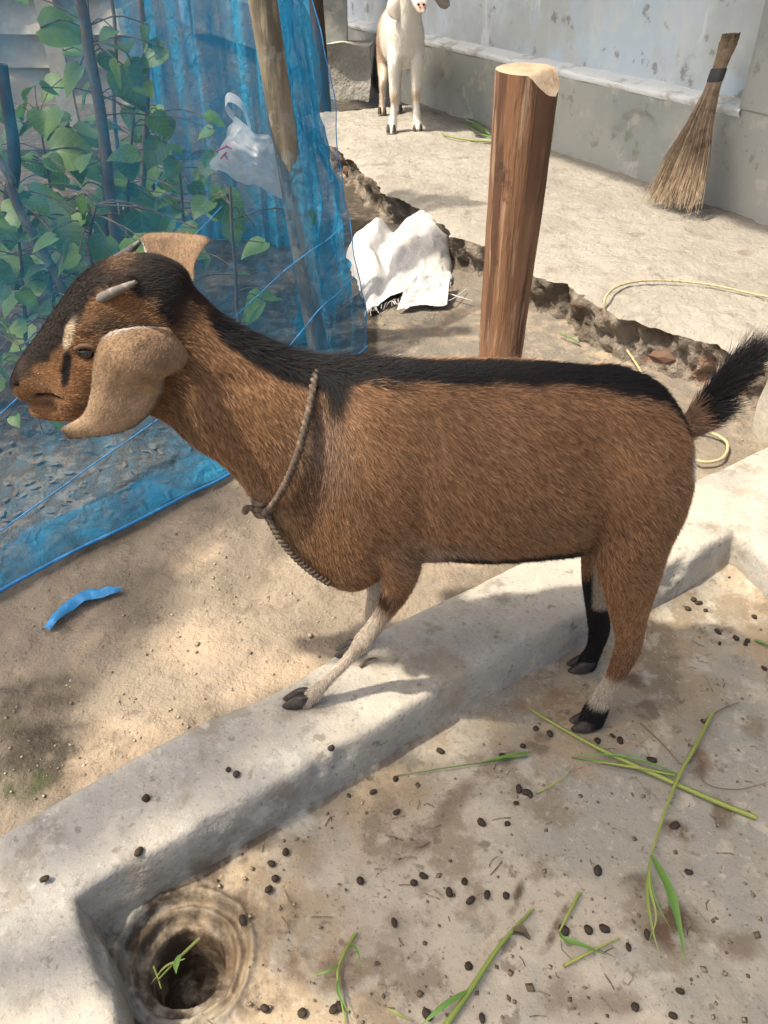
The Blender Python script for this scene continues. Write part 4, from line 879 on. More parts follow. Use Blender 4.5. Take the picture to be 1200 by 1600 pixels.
ln = .0105 * (1 - hm) + .0060 * hm; ln = ln * (1 - .45 * leg) * (1 - .5 * muz); dt = polydist(p[:, 0], p[:, 2], topline); ln = ln * (1 + .15 * sstep(.03, .005, dt) * (1 - hm))
ro, ti = coat_fur(p, nr)
fur('fur', body, p, nr, flow_at(p), ln, ro, ti, .00023 - .00006 * hm, lift=.20 - .04 * hm)
# bushy tail hair
tm = (X_ > 1088) & (Y_ < 720) & (Y_ < 1800 - X_); idx = np.where(tm)[0]; idx = rng.choice(idx, 6500)
pt_ = p[idx]; k_ = np.clip((X_[idx] - 1085) / 80, 0, 1); fl = np.stack([.70 + 0 * k_, .12 * rng.normal(0, 1, len(idx)), .62 - .5 * (Y_[idx] > 655)], 1)
blk = (BLACK * (1 + .6 * rng.random((len(idx), 1)))); cc = np.where((X_[idx] < 1103)[:, None] & (Y_[idx] > 640)[:, None], np.array((.20, .125, .085)) * rng.uniform(.6, 1.3, (len(idx), 1)), blk)
fur('tail_hair', body, pt_, nr[idx], fl, .020 + .022 * k_, cc * .8, cc * 1.3, .00034, lift=.24, rnd=.16)
# crest hair on the neck and poll
idx = np.where((dt < .012) & (X_ > 330) & (X_ < 640))[0]; idx = rng.choice(idx, 3000); bk = BLACK * (1 + rng.random((len(idx), 1)))
fur('crest_hair', body, p[idx], nr[idx], flow_at(p[idx]), .015, bk * .8, bk * 1.4, .00028, lift=.30, rnd=.2)
# hooves
def hoof(px, py, zb, y, size, dirx=-1.0):
    c = P(px, py, zb); c[1] = y; rows = []
    for s_ in (-1, 1):
        mb = MB(); secs = []
        for k, (h, l, wd_) in enumerate(((.0, 1.0, 1.0), (.35, .92, .95), (.75, .74, .8), (1.0, .55, .6))):
            secs.append((c + np.array((dirx * (.012 - h * .016), s_ * .0085 * size, .002 + h * .026 * size)), np.array((l * .021 * size, 0, 0)), np.array((0, wd_ * .0088 * size, 0))))
        mb.add(*loft_vf(secs, 12)); under(mb.build('hoof', M_HOOF), goat)
hoof(922, 1138, 0.004, NEAR, 1.0); hoof(914, 1047, .004, FAR, .95); hoof(470, 1106, KERB_Z + .002, FNH, .85); hoof(549, 1027, KERB_Z + .002, FFH, .8)
# ears: broad leaf-shaped flaps
def ear(name, rows, seed, thick=.0014, tip_dark=True, cnt=9000):
    """rows: front edge (px,py,y), middle (px,py,y), back edge (px,py,y) from base to tip"""
    R_ = np.array([[M_(*q) for q in r] for r in rows]); nr_ = 34; A = catmull(R_[:, 0], nr_); B = catmull(R_[:, 1], nr_); C = catmull(R_[:, 2], nr_); k = np.linspace(0, 1, 17)[None, :, None]
    Q = ((1 - k) * (1 - 2 * k)) * A[:, None] + 4 * k * (1 - k) * B[:, None] + (k * (2 * k - 1)) * C[:, None]
    gu = np.gradient(Q, axis=0); gw = np.gradient(Q, axis=1); n_ = np.cross(gu, gw); n_ /= np.linalg.norm(n_, axis=2)[..., None] + 1e-9
    kk = np.linspace(-1, 1, 17)[None]; th = thick * np.sqrt(np.clip(1 - kk ** 4, .02, 1)) * np.ones((nr_, 1))
    a, b = Q + n_ * th[..., None], Q - n_ * th[..., None]; f1 = grid_faces(nr_, 17); f2 = f1[:, ::-1] + nr_ * 17
    i0 = np.arange(nr_) * 17; rim = []
    for e in (i0, i0 + 16): rim += [(e[j], e[j + 1], e[j + 1] + nr_ * 17, e[j] + nr_ * 17) for j in range(nr_ - 1)]
    for base in (0, (nr_ - 1) * 17): rim += [(base + j, base + j + 1, base + j + 1 + nr_ * 17, base + j + nr_ * 17) for j in range(16)]
    me = mesh('ear', np.vstack([a.reshape(-1, 3), b.reshape(-1, 3)]), [tuple(q) for q in f1] + [tuple(q) for q in f2] + rim)
    return me, Q, n_
def ear_fur(me, Q, n_, side, count, base_dir, light):
    v = verts(me); flat = Q.reshape(-1, 3); U_ = np.repeat(np.linspace(0, 1, Q.shape[0]), 17); K_ = np.tile(np.linspace(0, 1, 17), Q.shape[0])
    def near_uv(p_):
        out_i = np.empty(len(p_), int)
        for s0 in range(0, len(p_), 2000):
            out_i[s0:s0 + 2000] = np.argmin(((p_[s0:s0 + 2000, None] - flat[None]) ** 2).sum(2), 1)
        return U_[out_i], K_[out_i]
    def ecol(u_, k_, p_):
        c = np.array((.27, .175, .105))[None] * (1 + .30 * fbm(p_, 60, 3, 150) + .35 * fbm(p_, 260, 2, 151))[:, None]; c = c * (1 - .28 * np.exp(-((k_ - .45 - .2 * (u_ - .5)) / .05) ** 2))[:, None]
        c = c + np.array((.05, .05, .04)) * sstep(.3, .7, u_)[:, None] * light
        m1 = np.maximum(sstep(.91, .985, k_), sstep(.05, .0, k_) * sstep(.40, .6, u_)) * .85 * sstep(.25, .55, u_); c = c * (1 - m1[:, None]) + np.array((.045, .03, .025)) * m1[:, None]
        m3 = sstep(.93, 1.0, u_) * .6; c = c * (1 - m3[:, None]) + np.array((.04, .028, .024)) * m3[:, None]
        m2 = sstep(.07, .02, k_) * sstep(.42, .2, u_); c = c * (1 - m2[:, None]) + np.array((.68, .62, .55)) * m2[:, None]; return c
    n_half = len(flat); set_coat(me, np.vstack([ecol(U_, K_, flat)] * 2) * .75)
    o = under(link('ear', me, M_SKIN), goat)
    p_, m_ = sample_surface(me, count); u_, k_ = near_uv(p_); c = ecol(u_, k_, p_); rr_ = rng.random((len(p_), 1))
    fl = np.broadcast_to(np.array(base_dir), (len(p_), 3)); tip = c * (1.15 + .7 * rr_) + np.array((.03, .025, .02)); tip = np.where(rng.random((len(p_), 1)) < .32, c * .35, tip)
    h = fur('ear_fur', o, p_, m_, fl, .0032, c * .8, tip, .00016, lift=.18); return o
e1 = ear('ear', [((262, 512, YM - .040), (276, 528, YM - .050), (296, 556, YM - .044)), ((205, 512, YM - .060), (236, 546, YM - .078), (284, 575, YM - .060)), ((164, 524, YM - .066), (205, 575, YM - .094), (258, 590, YM - .072)),
                 ((147, 560, YM - .064), (182, 603, YM - .084), (256, 612, YM - .074)), ((142, 610, YM - .062), (170, 635, YM - .080), (234, 648, YM - .076)), ((130, 646, YM - .062), (148, 664, YM - .074), (188, 676, YM - .072)), ((98, 668, YM - .064), (100, 676, YM - .068), (110, 686, YM - .066))], 1)
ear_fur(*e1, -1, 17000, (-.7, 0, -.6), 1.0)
e2 = ear('ear', [((232, 420, YM + .034), (262, 430, YM + .050), (302, 440, YM + .036)), ((228, 396, YM + .060), (262, 404, YM + .075), (304, 412, YM + .062)), ((222, 376, YM + .085), (262, 386, YM + .098), (318, 388, YM + .090)), ((220, 371, YM + .100), (268, 374, YM + .108), (329, 376, YM + .104)), ((228, 366, YM + .112), (272, 367, YM + .118), (318, 369, YM + .116)), ((250, 366, YM + .118), (272, 366, YM + .120), (296, 367, YM + .119))], 2)
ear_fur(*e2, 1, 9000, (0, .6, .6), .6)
# horns and eyes
def horn(pts, r0, mat_):
    c = catmull([M_(*q) for q in pts], 14); mb = MB(); mb.tube(c, np.linspace(r0, r0 * .28, 14) * (1 + .05 * np.sin(np.arange(14) * 2.6)), 10); under(mb.build('horn', mat_), goat)
horn([(142, 478, YM - .022), (170, 460, YM - .046), (198, 447, YM - .062), (213, 440, YM - .064)], .0072, M_HORN)
M_HORND = material('dark_horn', (.06, .057, .055), [(60, 6, (.13, .125, .12), .48, .62, .9)], rough=.6, bump=[(70, 6, .8, .002)])
horn([(182, 410, YM + .030), (195, 398, YM + .038), (208, 387, YM + .046), (219, 377, YM + .050)], .0085, M_HORND)
M_NOSTRIL = material('nostril', (.012, .009, .008), rough=.9, spec=.05)
for s_ in (-1, 1):
    v, f = blob(137, 550, YM + s_ * .0475, .0105, (1.25, .75, .75)); mb = MB(); mb.add(v, f); under(mb.build('eye', M_EYE), goat)
    c0 = np.array([M_(x, y, YM + s_ * yy) for x, y, yy in ((118, 545, .052), (130, 540, .0585), (146, 544, .0585), (157, 556, .056))]); mb = MB(); mb.tube(catmull(c0, 12), np.linspace(.003, .0025, 12), 6); under(mb.build('eyelid', material('eyelid', (.10, .055, .035), rough=.8) if s_ < 0 else MATS['eyelid']), goat)
    mb = MB(); v, f = blob(28, 598, YM + s_ * .0195, .0052, (1.3, .8, .5)); mb.add(v, f); under(mb.build('nostril', M_NOSTRIL), goat)

# braided rope collar with its hanging end
collar = empty('rope_collar', tuple(M_(412, 785))); tag(collar, 'brown braided rope tied as a collar round the brown goat, its end hanging', 'collar')
def braid(path, w_, r, pitch, closed=False):
    path = np.asarray(path); T, N_, B_ = frames(path); s = np.r_[0, np.cumsum(np.linalg.norm(np.diff(path, axis=0), axis=1))]; res = []
    for k in range(3):
        ph = s / pitch * 2 * np.pi + k * 2.0944; res.append(path + N_ * (np.sin(ph) * w_)[:, None] + B_ * (np.sin(2 * ph) * w_ * .45)[:, None])
    return res
ua, la = M_(494, 575), M_(410, 783); cen = (ua + la) / 2; axv = (ua - la) / 2
th = np.linspace(0, 2 * np.pi, 240); loop = cen + np.cos(th)[:, None] * axv * 1.03 + np.sin(th)[:, None] * np.array((0, -.0785, 0))
loop[:, 0] += .012 * np.sin(th) ** 2; cols = (M_ROPE, M_ROPEDARK, M_ROPE)
for c, m_ in zip(braid(loop, .0050, .0031, .026), cols): mb = MB(); mb.tube(c, .0031, 7); under(mb.build('strand', m_), collar)
kn = M_(412, 788, YM - .03)
hang = catmull([kn, M_(424, 818, YM - .052), M_(440, 846, YM - .060), M_(466, 876, YM - .062), M_(492, 898, YM - .062), M_(514, 912, YM - .060)], 120)
for c, m_ in zip(braid(hang, .0040, .0030, .022), cols): mb = MB(); mb.tube(c, .0030, 6); under(mb.build('hanging_end', m_), collar)
mb = MB(); th = np.linspace(0, 6 * np.pi, 90)
mb.tube(np.stack([kn[0] + .012 * np.cos(th), kn[1] + .016 * np.sin(th), kn[2] + np.linspace(-.014, .014, 90)], 1), .0046, 7); mb.tube(catmull([kn + np.array((-.01, -.01, 0)), kn + np.array((-.020, -.014, .004)), kn + np.array((-.024, -.012, -.004))], 8), .005, 6)
under(mb.build('knot', M_ROPE), collar)

# ---------------------------------------------------------------- the white goat by the wall
WY = P(630, 205, SLAB_Z)[1]; WX = P(632, 205, SLAB_Z)[0]
wg = empty('white_goat', (WX, WY, SLAB_Z)); tag(wg, 'white goat standing on the slab by the wall, head cut off by the frame', 'goat')
m_px = (WY * CT + (CAM_H - .5) * ST) / F
def wpt(px, py, back=0.0):
    p = PY(px, py, WY + back); return p
wm = MB()
def wl(rows): return [(wpt(x, y, b_), np.array((hw * m_px, 0, 0)), np.array((0, d_, .0)) if abs(k) < .5 else np.array((0, 0, d_))) for (x, y, b_, hw, d_, k) in rows]
# trunk runs away from the camera
tr = []
for (x, y, b_, hw, hh) in ((634, 62, -.03, 14, .05), (634, 62, .01, 27, .12), (632, 58, .10, 30, .145), (626, 56, .25, 31, .15), (620, 54, .42, 30, .145), (614, 54, .56, 27, .13), (610, 54, .66, 18, .09), (608, 54, .70, 8, .04)):
    tr.append((wpt(x, y, b_ * 1.0), np.array((hw * m_px, 0, 0)), np.array((0, 0, hh))))
wm.add(*loft_vf(tr, 20))
wm.add(*loft_vf(wl([(634, 85, .04, 24, .09, 0), (636, 50, 0, 24, .085, 0), (638, 15, -.03, 19, .07, 0), (642, -25, -.06, 16, .06, 0), (645, -50, -.07, 14, .055, 0)]), 16))
wm.add(*loft_vf([(wpt(646, -62, .02), np.array((13 * m_px, 0, 0)), np.array((0, .02, .05))), (wpt(647, -50, -.05), np.array((16 * m_px, 0, 0)), np.array((0, .02, .06))), (wpt(650, -25, -.13), np.array((14 * m_px, 0, 0)), np.array((0, .02, .052))), (wpt(655, -2, -.19), np.array((11 * m_px, 0, 0)), np.array((0, .02, .04))), (wpt(658, 10, -.22), np.array((8.5 * m_px, 0, 0)), np.array((0, .015, .03))), (wpt(659, 14, -.235), np.array((4 * m_px, 0, 0)), np.array((0, .01, .014)))], 16))
for rows in ([(619, 70, .03, 14, .06, 0), (617, 100, .0, 11, .05, 0), (616, 130, -.01, 8.0, .03, 0), (616, 150, -.015, 7, .026, 0), (616, 168, -.015, 5.4, .02, 0), (614, 188, -.02, 6.4, .024, 0), (612, 200, -.03, 8, .03, 0), (611, 208, -.035, 8.5, .034, 0)],
             [(650, 70, .03, 14, .06, 0), (651, 100, .0, 10.5, .05, 0), (650, 130, -.005, 7.8, .03, 0), (649.5, 148, -.005, 6.8, .026, 0), (650, 165, -.01, 5.4, .02, 0), (651, 184, -.01, 6.4, .024, 0), (652, 196, -.02, 8, .03, 0), (652, 203, -.025, 8.5, .034, 0)]):
    wm.add(*loft_vf(wl(rows), 12))
hb = P(598, 178, SLAB_Z)[1] - WY; hb2 = P(622, 175, SLAB_Z)[1] - WY
for rows in ([(602, 60, .55, 15, .09, 0), (599, 95, .60, 11, .07, 0), (598, 125, hb, 7, .035, 0), (598, 148, hb, 5.5, .025, 0), (597, 165, hb, 5.5, .025, 0), (597, 175, hb - .02, 6.5, .03, 0)],
             [(618, 60, .55, 15, .09, 0), (620, 95, .60, 10, .07, 0), (621, 125, hb2, 6.5, .035, 0), (621, 148, hb2, 5, .025, 0), (622, 165, hb2, 5, .025, 0), (622, 172, hb2 - .02, 6.2, .03, 0)]):
    wm.add(*loft_vf(wl(rows), 12))
wme = remeshed(wm, .008, 4); v = verts(wme)
def wcoat(v):
    c = np.tile(np.array((.72, .69, .63)), (len(v), 1)); n1 = fbm(v, 20, 3, 161)
    def mx(col, k):
        nonlocal c; c = c * (1 - k[:, None]) + np.array(col) * k[:, None]
    for x, y in ((616, 155), (650, 150)):
        p_ = wpt(x, y, -.02); mx((.42, .28, .12), sstep(.040, .008, np.linalg.norm((v - p_) * np.array((1, .6, 1)), axis=1) + .012 * n1) * .75)
    mx((.38, .24, .14), sstep(.25, .45, v[:, 1] - WY) * sstep(.05, -.05, v[:, 0] - wpt(600, 50, .4)[0] + .03 * n1) * .8)
    nz_ = wpt(658, 10, -.22); mx((.50, .33, .30), sstep(.035, .015, np.linalg.norm(v - nz_, axis=1)))
    return c
set_coat(wme, wcoat(v)); wbody = under(link('body', wme, M_SKIN), wg)
p_, n_ = sample_surface(wme, 30000); c_ = wcoat(p_); fl = np.tile(np.array((0.05, .15, -1.)), (len(p_), 1)) + np.array((0, .6, 0)) * (np.abs(n_[:, 2]) > .6)[:, None]
fur('fur', wbody, p_, n_, fl, .012, c_ * .85, np.clip(c_ * 1.1, 0, .85), .0006, lift=.25)
M_WEAR = material('white_goat_ear', (.66, .60, .54), [(30, 4, (.58, .46, .40), .5, .65, .6)], rough=.8)
for pts in ([(628, -22, -.06), (622, -8, -.08), (617, 8, -.09), (617, 24, -.09), (620, 32, -.09)], [(666, -28, -.06), (678, -18, -.05), (688, -4, -.04), (697, 5, -.03), (703, 9, -.02)]):
    c = catmull([wpt(*q) for q in pts], 18); wdt = np.interp(np.linspace(0, 1, 18), [0, .25, .6, .9, 1], [.012, .034, .040, .022, .004]); rows = []
    sx = np.array((1, 0, 0)) if pts[0][0] < 640 else np.array((.3, 0, .8))
    for k in np.linspace(-1, 1, 9): q = c + sx * (wdt * k)[:, None]; q[:, 1] += .014 * k * k; rows.append(q)
    E_ = np.stack(rows, 1); me = mesh('ear', np.vstack([E_.reshape(-1, 3), (E_ + np.array((0, .006, 0))).reshape(-1, 3)]), np.vstack([grid_faces(18, 9), grid_faces(18, 9)[:, ::-1] + 18 * 9])); under(link('ear', me, M_WEAR if pts[0][0] < 640 else material('grey_ear', (.30, .27, .25), rough=.8)), wg)  # the second ear gets a darker grey colour
for (x, y, b_) in ((611, 211, -.035), (652, 206, -.025), (597, 178, hb - .02), (622, 176, hb2 - .02)):
    for s_ in (-1, 1):
        c = P(x, y, SLAB_Z); c[1] = WY + b_; c[2] = SLAB_Z + .006
        mb = MB(); mb.add(*loft_vf([(c + np.array((s_ * .014, -.014 + h * .012, h * .034)), np.array((.012 * l, 0, 0)), np.array((0, .022 * l, 0))) for h, l in ((0, 1), (.5, .9), (1, .6))], 10)); under(mb.build('hoof', M_HOOF), wg)
for s_ in (-1, 1):
    v, f = blob(0, 0, 1, .006, (1, .6, .8)); v = v - v.mean(0) + wpt(658 + s_ * 4, 7, -.232); mb = MB(); mb.add(v, f); under(mb.build('nostril', M_NOSTRIL), wg)
mb = MB(); mb.tube(catmull([wpt(650, 14, -.215), wpt(658, 17, -.236), wpt(665, 14, -.215)], 8), .003, 5); under(mb.build('mouth', M_NOSTRIL), wg)

# ================================================================== SMALL THINGS ON THE CONCRETE
PMS = [stone_mesh('dropping', k, 1.0) for k in (3, 5, 8, 12, 17)]
for pm in PMS: pm.materials.append(M_PELLET); pm.polygons.foreach_set('use_smooth', np.ones(len(pm.polygons), bool))
z1 = [(43, 334), (109, 297), (112, 391), (240, 217), (424, 235), (482, 201), (560, 167), (520, 150), (470, 328), (492, 338), (503, 345), (462, 369), (361, 426), (436, 429), (191, 580), (162, 601), (310, 598), (266, 631), (377, 638), (432, 641), (328, 655), (105, 720), (700, 567), (720, 737), (673, 740), (601, 741), (845, 755), (790, 790), (967, 571), (926, 434), (859, 243), (766, 187), (744, 173), (700, 187), (1010, 130), (322, 846), (202, 990), (362, 998), (5, 595), (941, 920), (920, 992), (810, 966), (1140, 400)]
drops = [(560 + x * .533, 1060 + y * .533) for x, y in z1]
drops += [(780 + x * .425, 500 + y * .425) for x, y in [(844, 953), (712, 1035), (731, 1047), (692, 1068), (757, 1073), (802, 1153), (868, 1175), (910, 1183), (904, 1196), (973, 1283), (925, 1000), (936, 1094), (808, 1195)]]
drops += [(x * .5, 1180 + y * .5) for x, y in [(1090, 128), (1166, 117), (893, 308), (849, 344), (861, 390), (840, 424), (760, 520), (827, 794), (945, 810), (1060, 790), (1045, 800)]]
kdrops = [(218, 1334), (71, 1376), (229, 1250), (357, 1205), (370, 1212), (518, 1172)]
def zfloor(p):
    return float(fbm(np.array([[p[0], p[1], 0.]]), 5, 5, 11)[0] * .006)
marks = [('the drain hole', 287, 1497), ('the near hind hoof', 920, 1138), ('the thick forked stalk', 720, 1570), ('the folded green stalk', 873, 1458), ('the broad pale blade', 1048, 1435), ('the wilted tuft', 535, 1505), ('the kerb corner behind the goat', 1158, 880),
         ('the flattened green blades', 745, 1196), ('the flower-tipped stalk', 862, 1230), ('the wiry root', 1075, 1195), ('the dry leaf curl', 815, 1462), ('the long yellow stem tip', 1182, 1278), ('the far hind hoof', 914, 1046), ('the broad blade tip', 1072, 1512), ('the reddish streak', 806, 1400), ('the back right rim of the drain', 372, 1440), ('the trough wall foot', 470, 1290), ('the green clipping', 1190, 1005)]
kmarks = [('the front kerb corner', 140, 1400), ('the fore hoof', 470, 1104)]
ORD = ['', 'second ', 'third ', 'fourth ', 'fifth ', 'sixth ', 'seventh ', 'eighth ', 'ninth ', 'tenth ', 'eleventh ', 'twelfth ', 'thirteenth ', 'fourteenth ']
for (lst, zb, txt, grp, mk) in ((drops, 0, 'dark dropping on trough floor %snearest to %s', 'droppings on the trough floor', marks), (kdrops, KERB_Z, 'dried dropping on top of the kerb, %snearest to %s', 'droppings on the kerb', kmarks)):
    W_ = np.array([P(x, y, zb)[:2] for x, y in lst]); rank = np.array([np.argsort(np.argsort(np.linalg.norm(W_ - P(x, y, zb)[:2], axis=1))) for _, x, y in mk])
    for i, (x, y) in enumerate(lst):
        k = int(np.argmin(rank[:, i])); lab = txt % (ORD[min(int(rank[k, i]), 13)], mk[k][0])
        p = P(x, y, zb); s = random.uniform(.0036, .0056); o = link('dropping', random.choice(PMS)); o.location = (p[0], p[1], zb + (zfloor(p) if zb == 0 else .002) + s * .55)
        o.scale = (s * random.uniform(1.05, 1.55), s * random.uniform(.85, 1.1), s * random.uniform(.6, .95)); o.rotation_euler = (random.uniform(-.2, .2), random.uniform(-.2, .2), random.uniform(0, 6.28)); tag(o, lab, 'dropping', grp)
def stem(label, pts, r, mat, z=.004, cat='grass stem', arch=.004, name='grass_stem', blades=(), zb=0.0, nodes=True):
    n = 30; c = catmull([P(x, y, zb + z) for x, y in pts], n); t = np.linspace(0, 1, n)
    c[:, 2] = zb + np.array([zfloor(q) if zb == 0 else 0 for q in c]) + z + arch * np.sin(t * np.pi); rad = np.interp(t, [0, .5, 1], [r, r * .85, r * .45])
    o = empty(name, tuple(c[0])); tag(o, label, cat, 'loose fodder on the concrete')
    mb = MB(); mb.tube(c, rad, 6); under(mb.build('stalk', mat), o)
    for (bp, w_, m_) in blades:
        b = catmull([P(x, y, zb + z) for x, y in bp], 24); tt = np.linspace(0, 1, 24); b[:, 2] += .004 + arch * 2 * np.sin(tt * np.pi) + zfloor(b[0]); T = np.gradient(b, axis=0); T /= np.linalg.norm(T, axis=1)[:, None]; sd = np.cross(T, (0, 0, 1)); ww = np.interp(tt, [0, .15, .5, 1], [.3, .8, 1, .02]) * w_
        V_ = np.stack([b + sd * ww[:, None] + np.array((0, 0, 1)) * (ww * .5)[:, None], b, b - sd * ww[:, None] + np.array((0, 0, 1)) * (ww * .35)[:, None]], 1); under(link('blade', mesh('blade', V_.reshape(-1, 3), grid_faces(24, 3)), m_), o)
    return o
stem('long yellow-green grass stem crossing under another by the hind hoof', [(1182, 1278), (1080, 1238), (960, 1185), (890, 1148), (828, 1108)], .0042, M_GRASS, z=.006)
stem('short dark green bundle of blades beside the long yellow stem', [(1060, 1212), (980, 1200), (892, 1184)], .0024, M_GRASSG, blades=[([(1050, 1208), (970, 1190), (888, 1182)], .0022, M_GRASSG), ([(1055, 1216), (980, 1206), (910, 1192)], .0022, M_GRASS)])
stem('tall grass stem with a broad pale blade and seed head', [(1112, 1116), (1085, 1170), (1060, 1215), (1035, 1280), (1017, 1340)], .0034, M_GRASS, z=.012, blades=[([(1016, 1338), (1040, 1390), (1055, 1440), (1072, 1512)], .0065, M_GRASSG), ([(1016, 1338), (1008, 1400), (1016, 1455), (1034, 1512)], .0022, M_GRASS), ([(1014, 1345), (1012, 1390), (1022, 1440), (1012, 1475)], .0018, M_GRASS), ([(1012, 1350), (1020, 1410), (1050, 1460)], .0014, M_GRASSG)])
stem('thick forked green stalk at the bottom edge', [(690, 1612), (735, 1548), (782, 1478), (833, 1420)], .0042, M_GRASS, z=.006, blades=[([(735, 1548), (690, 1580), (650, 1612)], .0035, M_GRASSG), ([(640, 1598), (618, 1590), (600, 1575)], .002, M_GRASS)])
stem('bent green stalk folded in a sharp angle', [(906, 1395), (888, 1430), (873, 1458)], .0026, M_GRASS, blades=[([(873, 1458), (880, 1474), (915, 1486), (950, 1497)], .0035, M_GRASSG)])
stem('short straight stalk lying across the folded one', [(880, 1510), (925, 1488), (968, 1466)], .0022, M_GRASS)
stem('wilted tuft of thin stems near the drain', [(556, 1458), (535, 1500), (528, 1530), (540, 1600)], .0026, M_GRASS, blades=[([(532, 1510), (512, 1526), (485, 1530)], .0018, M_GRASSG), ([(548, 1475), (560, 1495), (566, 1520)], .0016, M_GRASSG), ([(530, 1530), (530, 1560), (552, 1600)], .0022, M_GRASSG)])
stem('faint flattened green blades along the trough wall foot', [(825, 1182), (770, 1192), (690, 1203), (620, 1212)], .0013, M_GRASSG, blades=[([(830, 1178), (790, 1190), (745, 1196)], .003, M_GRASSG)])
stem('green stalk fallen across the drain hole', [(312, 1466), (280, 1496), (246, 1532)], .0022, M_GRASS, z=.006, arch=0, blades=[([(282, 1494), (276, 1510), (276, 1524)], .004, M_GRASSG), ([(290, 1500), (260, 1512), (236, 1540)], .0014, M_GRASS)])
stem('short pale straw at the rim of the drain', [(240, 1510), (246, 1526), (252, 1545)], .0018, M_GRASS, z=.003, arch=0)
stem('dry yellowish leaf curl near the folded stalk', [(800, 1458), (815, 1462), (828, 1468)], .002, M_DRY, name='dry_leaf', cat='leaf', blades=[([(798, 1456), (814, 1460), (830, 1470)], .0055, M_DRY)])
stem('thin dark wiry root curling at the right edge', [(1000, 1130), (1035, 1165), (1065, 1198), (1085, 1190), (1100, 1225), (1150, 1235), (1205, 1222)], .0010, M_STEM, name='wiry_root', cat='root')
stem('thin grey twig beside the tall grass stem', [(1098, 1128), (1125, 1112), (1155, 1098)], .0013, M_STEM, name='twig', cat='twig')
stem('small stalk with a white flower speck by the dropping cluster', [(838, 1240), (865, 1228), (882, 1216), (890, 1202)], .0014, M_GRASS)
stem('short green clipping at the right frame edge', [(1180, 1000), (1200, 1010), (1215, 1016)], .0026, M_GRASSG)
stem('single green rice stalk on the slab by the white goat', [(772, 222), (735, 220), (700, 214), (690, 208)], .005, M_GRASS, zb=SLAB_Z, z=.012)
stem('pair of thin green blades behind the wooden post', [(768, 215), (742, 206), (728, 190)], .004, M_GRASSG, zb=SLAB_Z, z=.012, blades=[([(765, 212), (740, 200), (715, 196)], .012, M_GRASSG), ([(755, 198), (735, 192), (725, 186)], .012, M_GRASSG)])
stem('green sprig on the dirt beside the slab edge', [(905, 535), (888, 528), (874, 522)], .003, M_GRASSG, zb=GROUND_Z, z=.012)
stem('dark twig lying on the kerb under the goat', [(562, 1042), (574, 1034), (588, 1028)], .003, M_STEM, zb=KERB_Z, z=.004, name='twig', cat='twig')
c = P(1222, 690, GROUND_Z); v, f = rough_block(np.array((0, 0, .07)), np.array((.05, .06, .09)), 66, .02); o = link('concrete_lump', mesh('concrete_lump', v, f), M_KERB); o.location = c; tag(o, 'upright concrete lump at the frame edge beside the broken brick', 'concrete lump')
M_CRUMB = material('crumbs', (.20, .155, .105), [(40, 3, (.10, .075, .055), .46, .54, .9), (70, 3, (.34, .29, .20), .55, .62, .9)], rough=.95)
mb = MB()
for i in range(950):
    px, py = random.uniform(150, 1230), random.uniform(880, 1640); kb = py < 1290 - (px - 200) * .56
    if kb or (px - 287) ** 2 + (py - 1497) ** 2 < 9000 or py < 1385 - (px - 200) * .545: continue
    p = P(px, py, 0); p[2] = zfloor(p) + .0005
    if random.random() < .14:
        a = random.uniform(0, 6.28); l = random.uniform(.006, .03); d = np.array((math.cos(a), math.sin(a), 0)) * l; mb.tube(np.array([p + (0, 0, .001), p + d * .5 + (0, 0, .002) + np.array((random.gauss(0, .002), random.gauss(0, .002), 0)), p + d + (0, 0, .001)]), random.uniform(.0004, .0008), 4)
    else: peb(mb, p)
mb.build('debris', M_CRUMB, kind='stuff')
# broken brick on the dirt at the right edge
o = link('broken_brick', stone_mesh('broken_brick', 9, .45), M_STONE); p = P(1192, 600, GROUND_Z + .04); o.location = p; o.scale = (.06, .05, .045); o.rotation_euler = (.2, .1, .6)
tag(o, 'pinkish broken brick on the dirt behind the tail', 'brick')
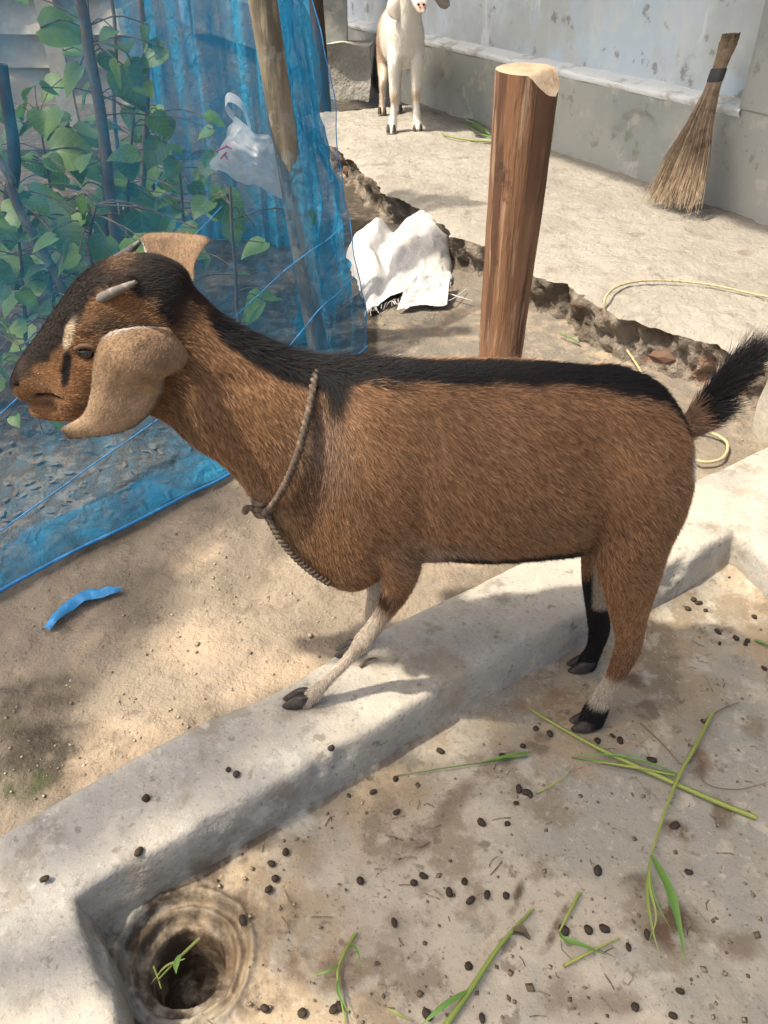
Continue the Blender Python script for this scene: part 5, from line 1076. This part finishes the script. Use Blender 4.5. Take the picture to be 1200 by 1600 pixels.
# ================================================================== SHADE TREE OUTSIDE THE FRAME
def in_poly(x, y, pl):
    c = False; j = len(pl) - 1
    for i in range(len(pl)):
        if (pl[i][1] > y) != (pl[j][1] > y) and x < (pl[j][0] - pl[i][0]) * (y - pl[i][1]) / (pl[j][1] - pl[i][1]) + pl[i][0]: c = not c
        j = i
    return c
boughs = [  # where each leafy bough throws its shade, and how many leaves it carries
    ([(-60, 940), (340, 745), (425, 770), (300, 850), (255, 960), (110, 1090), (60, 1180), (-60, 1150)], GROUND_Z, 420),
    ([(-40, 1330), (240, 1160), (440, 1075), (520, 1090), (330, 1230), (120, 1335)], KERB_Z, 150),
    ([(430, 1330), (700, 1180), (900, 1090), (1250, 960), (1250, 1660), (760, 1660), (480, 1500)], 0.0, 620),
    ([(-200, 700), (400, 700), (560, 540), (520, 330), (-300, 330)], GROUND_Z, 1500)]
tree = empty('shade_tree', (-3.6, -.6, GROUND_Z)); tag(tree, 'broad leafy shade tree standing outside the frame', 'tree')
wood = MB(); crown = MB(); fork = np.array((-3.3, -.4, 2.3)); S_ = np.array(SUN)
wood.tube(catmull([(-3.6, -.6, -.1), (-3.5, -.55, 1.0), fork], 14), np.linspace(.17, .11, 14), 10)
rt = random.Random(3)
for poly, zb, cnt in boughs:
    g = [P(x, y, zb) for x, y in poly]; xs = [q[0] for q in g]; ys = [q[1] for q in g]; made = []
    while len(made) < cnt:
        x, y = rt.uniform(min(xs), max(xs)), rt.uniform(min(ys), max(ys))
        if in_poly(x, y, g): made.append(np.array((x, y, zb)) + S_ * (rt.uniform(2.3, 3.3) / S_[2]))
    made = np.array(made); mid_ = made.mean(0); lim = catmull([fork, (fork + mid_) / 2 + np.array((0, 0, .25)), mid_], 14); wood.tube(lim, np.linspace(.07, .03, 14), 7)
    for q in made[::14]: wood.tube(catmull([mid_, (mid_ + q) / 2 + np.array((0, 0, .06)), q], 8), np.linspace(.018, .005, 8), 5)
    for q in made:
        a, s = rt.uniform(0, 6.28), rt.uniform(.035, .065); d = np.array((math.cos(a), math.sin(a), rt.gauss(-.2, .3))); d /= np.linalg.norm(d); n_ = np.array((rt.gauss(0, .4), rt.gauss(0, .4), 1)); e = np.cross(n_, d); e /= np.linalg.norm(e)
        crown.add(np.array([q - d * s, q - d * s * .3 + e * s * .45, q + d * s * .4 + e * s * .38, q + d * s, q + d * s * .4 - e * s * .38, q - d * s * .3 - e * s * .45]), [(0, 1, 2, 3), (0, 3, 4, 5)])
under(wood.build('trunk', M_BARK), tree); under(crown.build('crown', M_TREELEAF, kind='stuff'), tree)
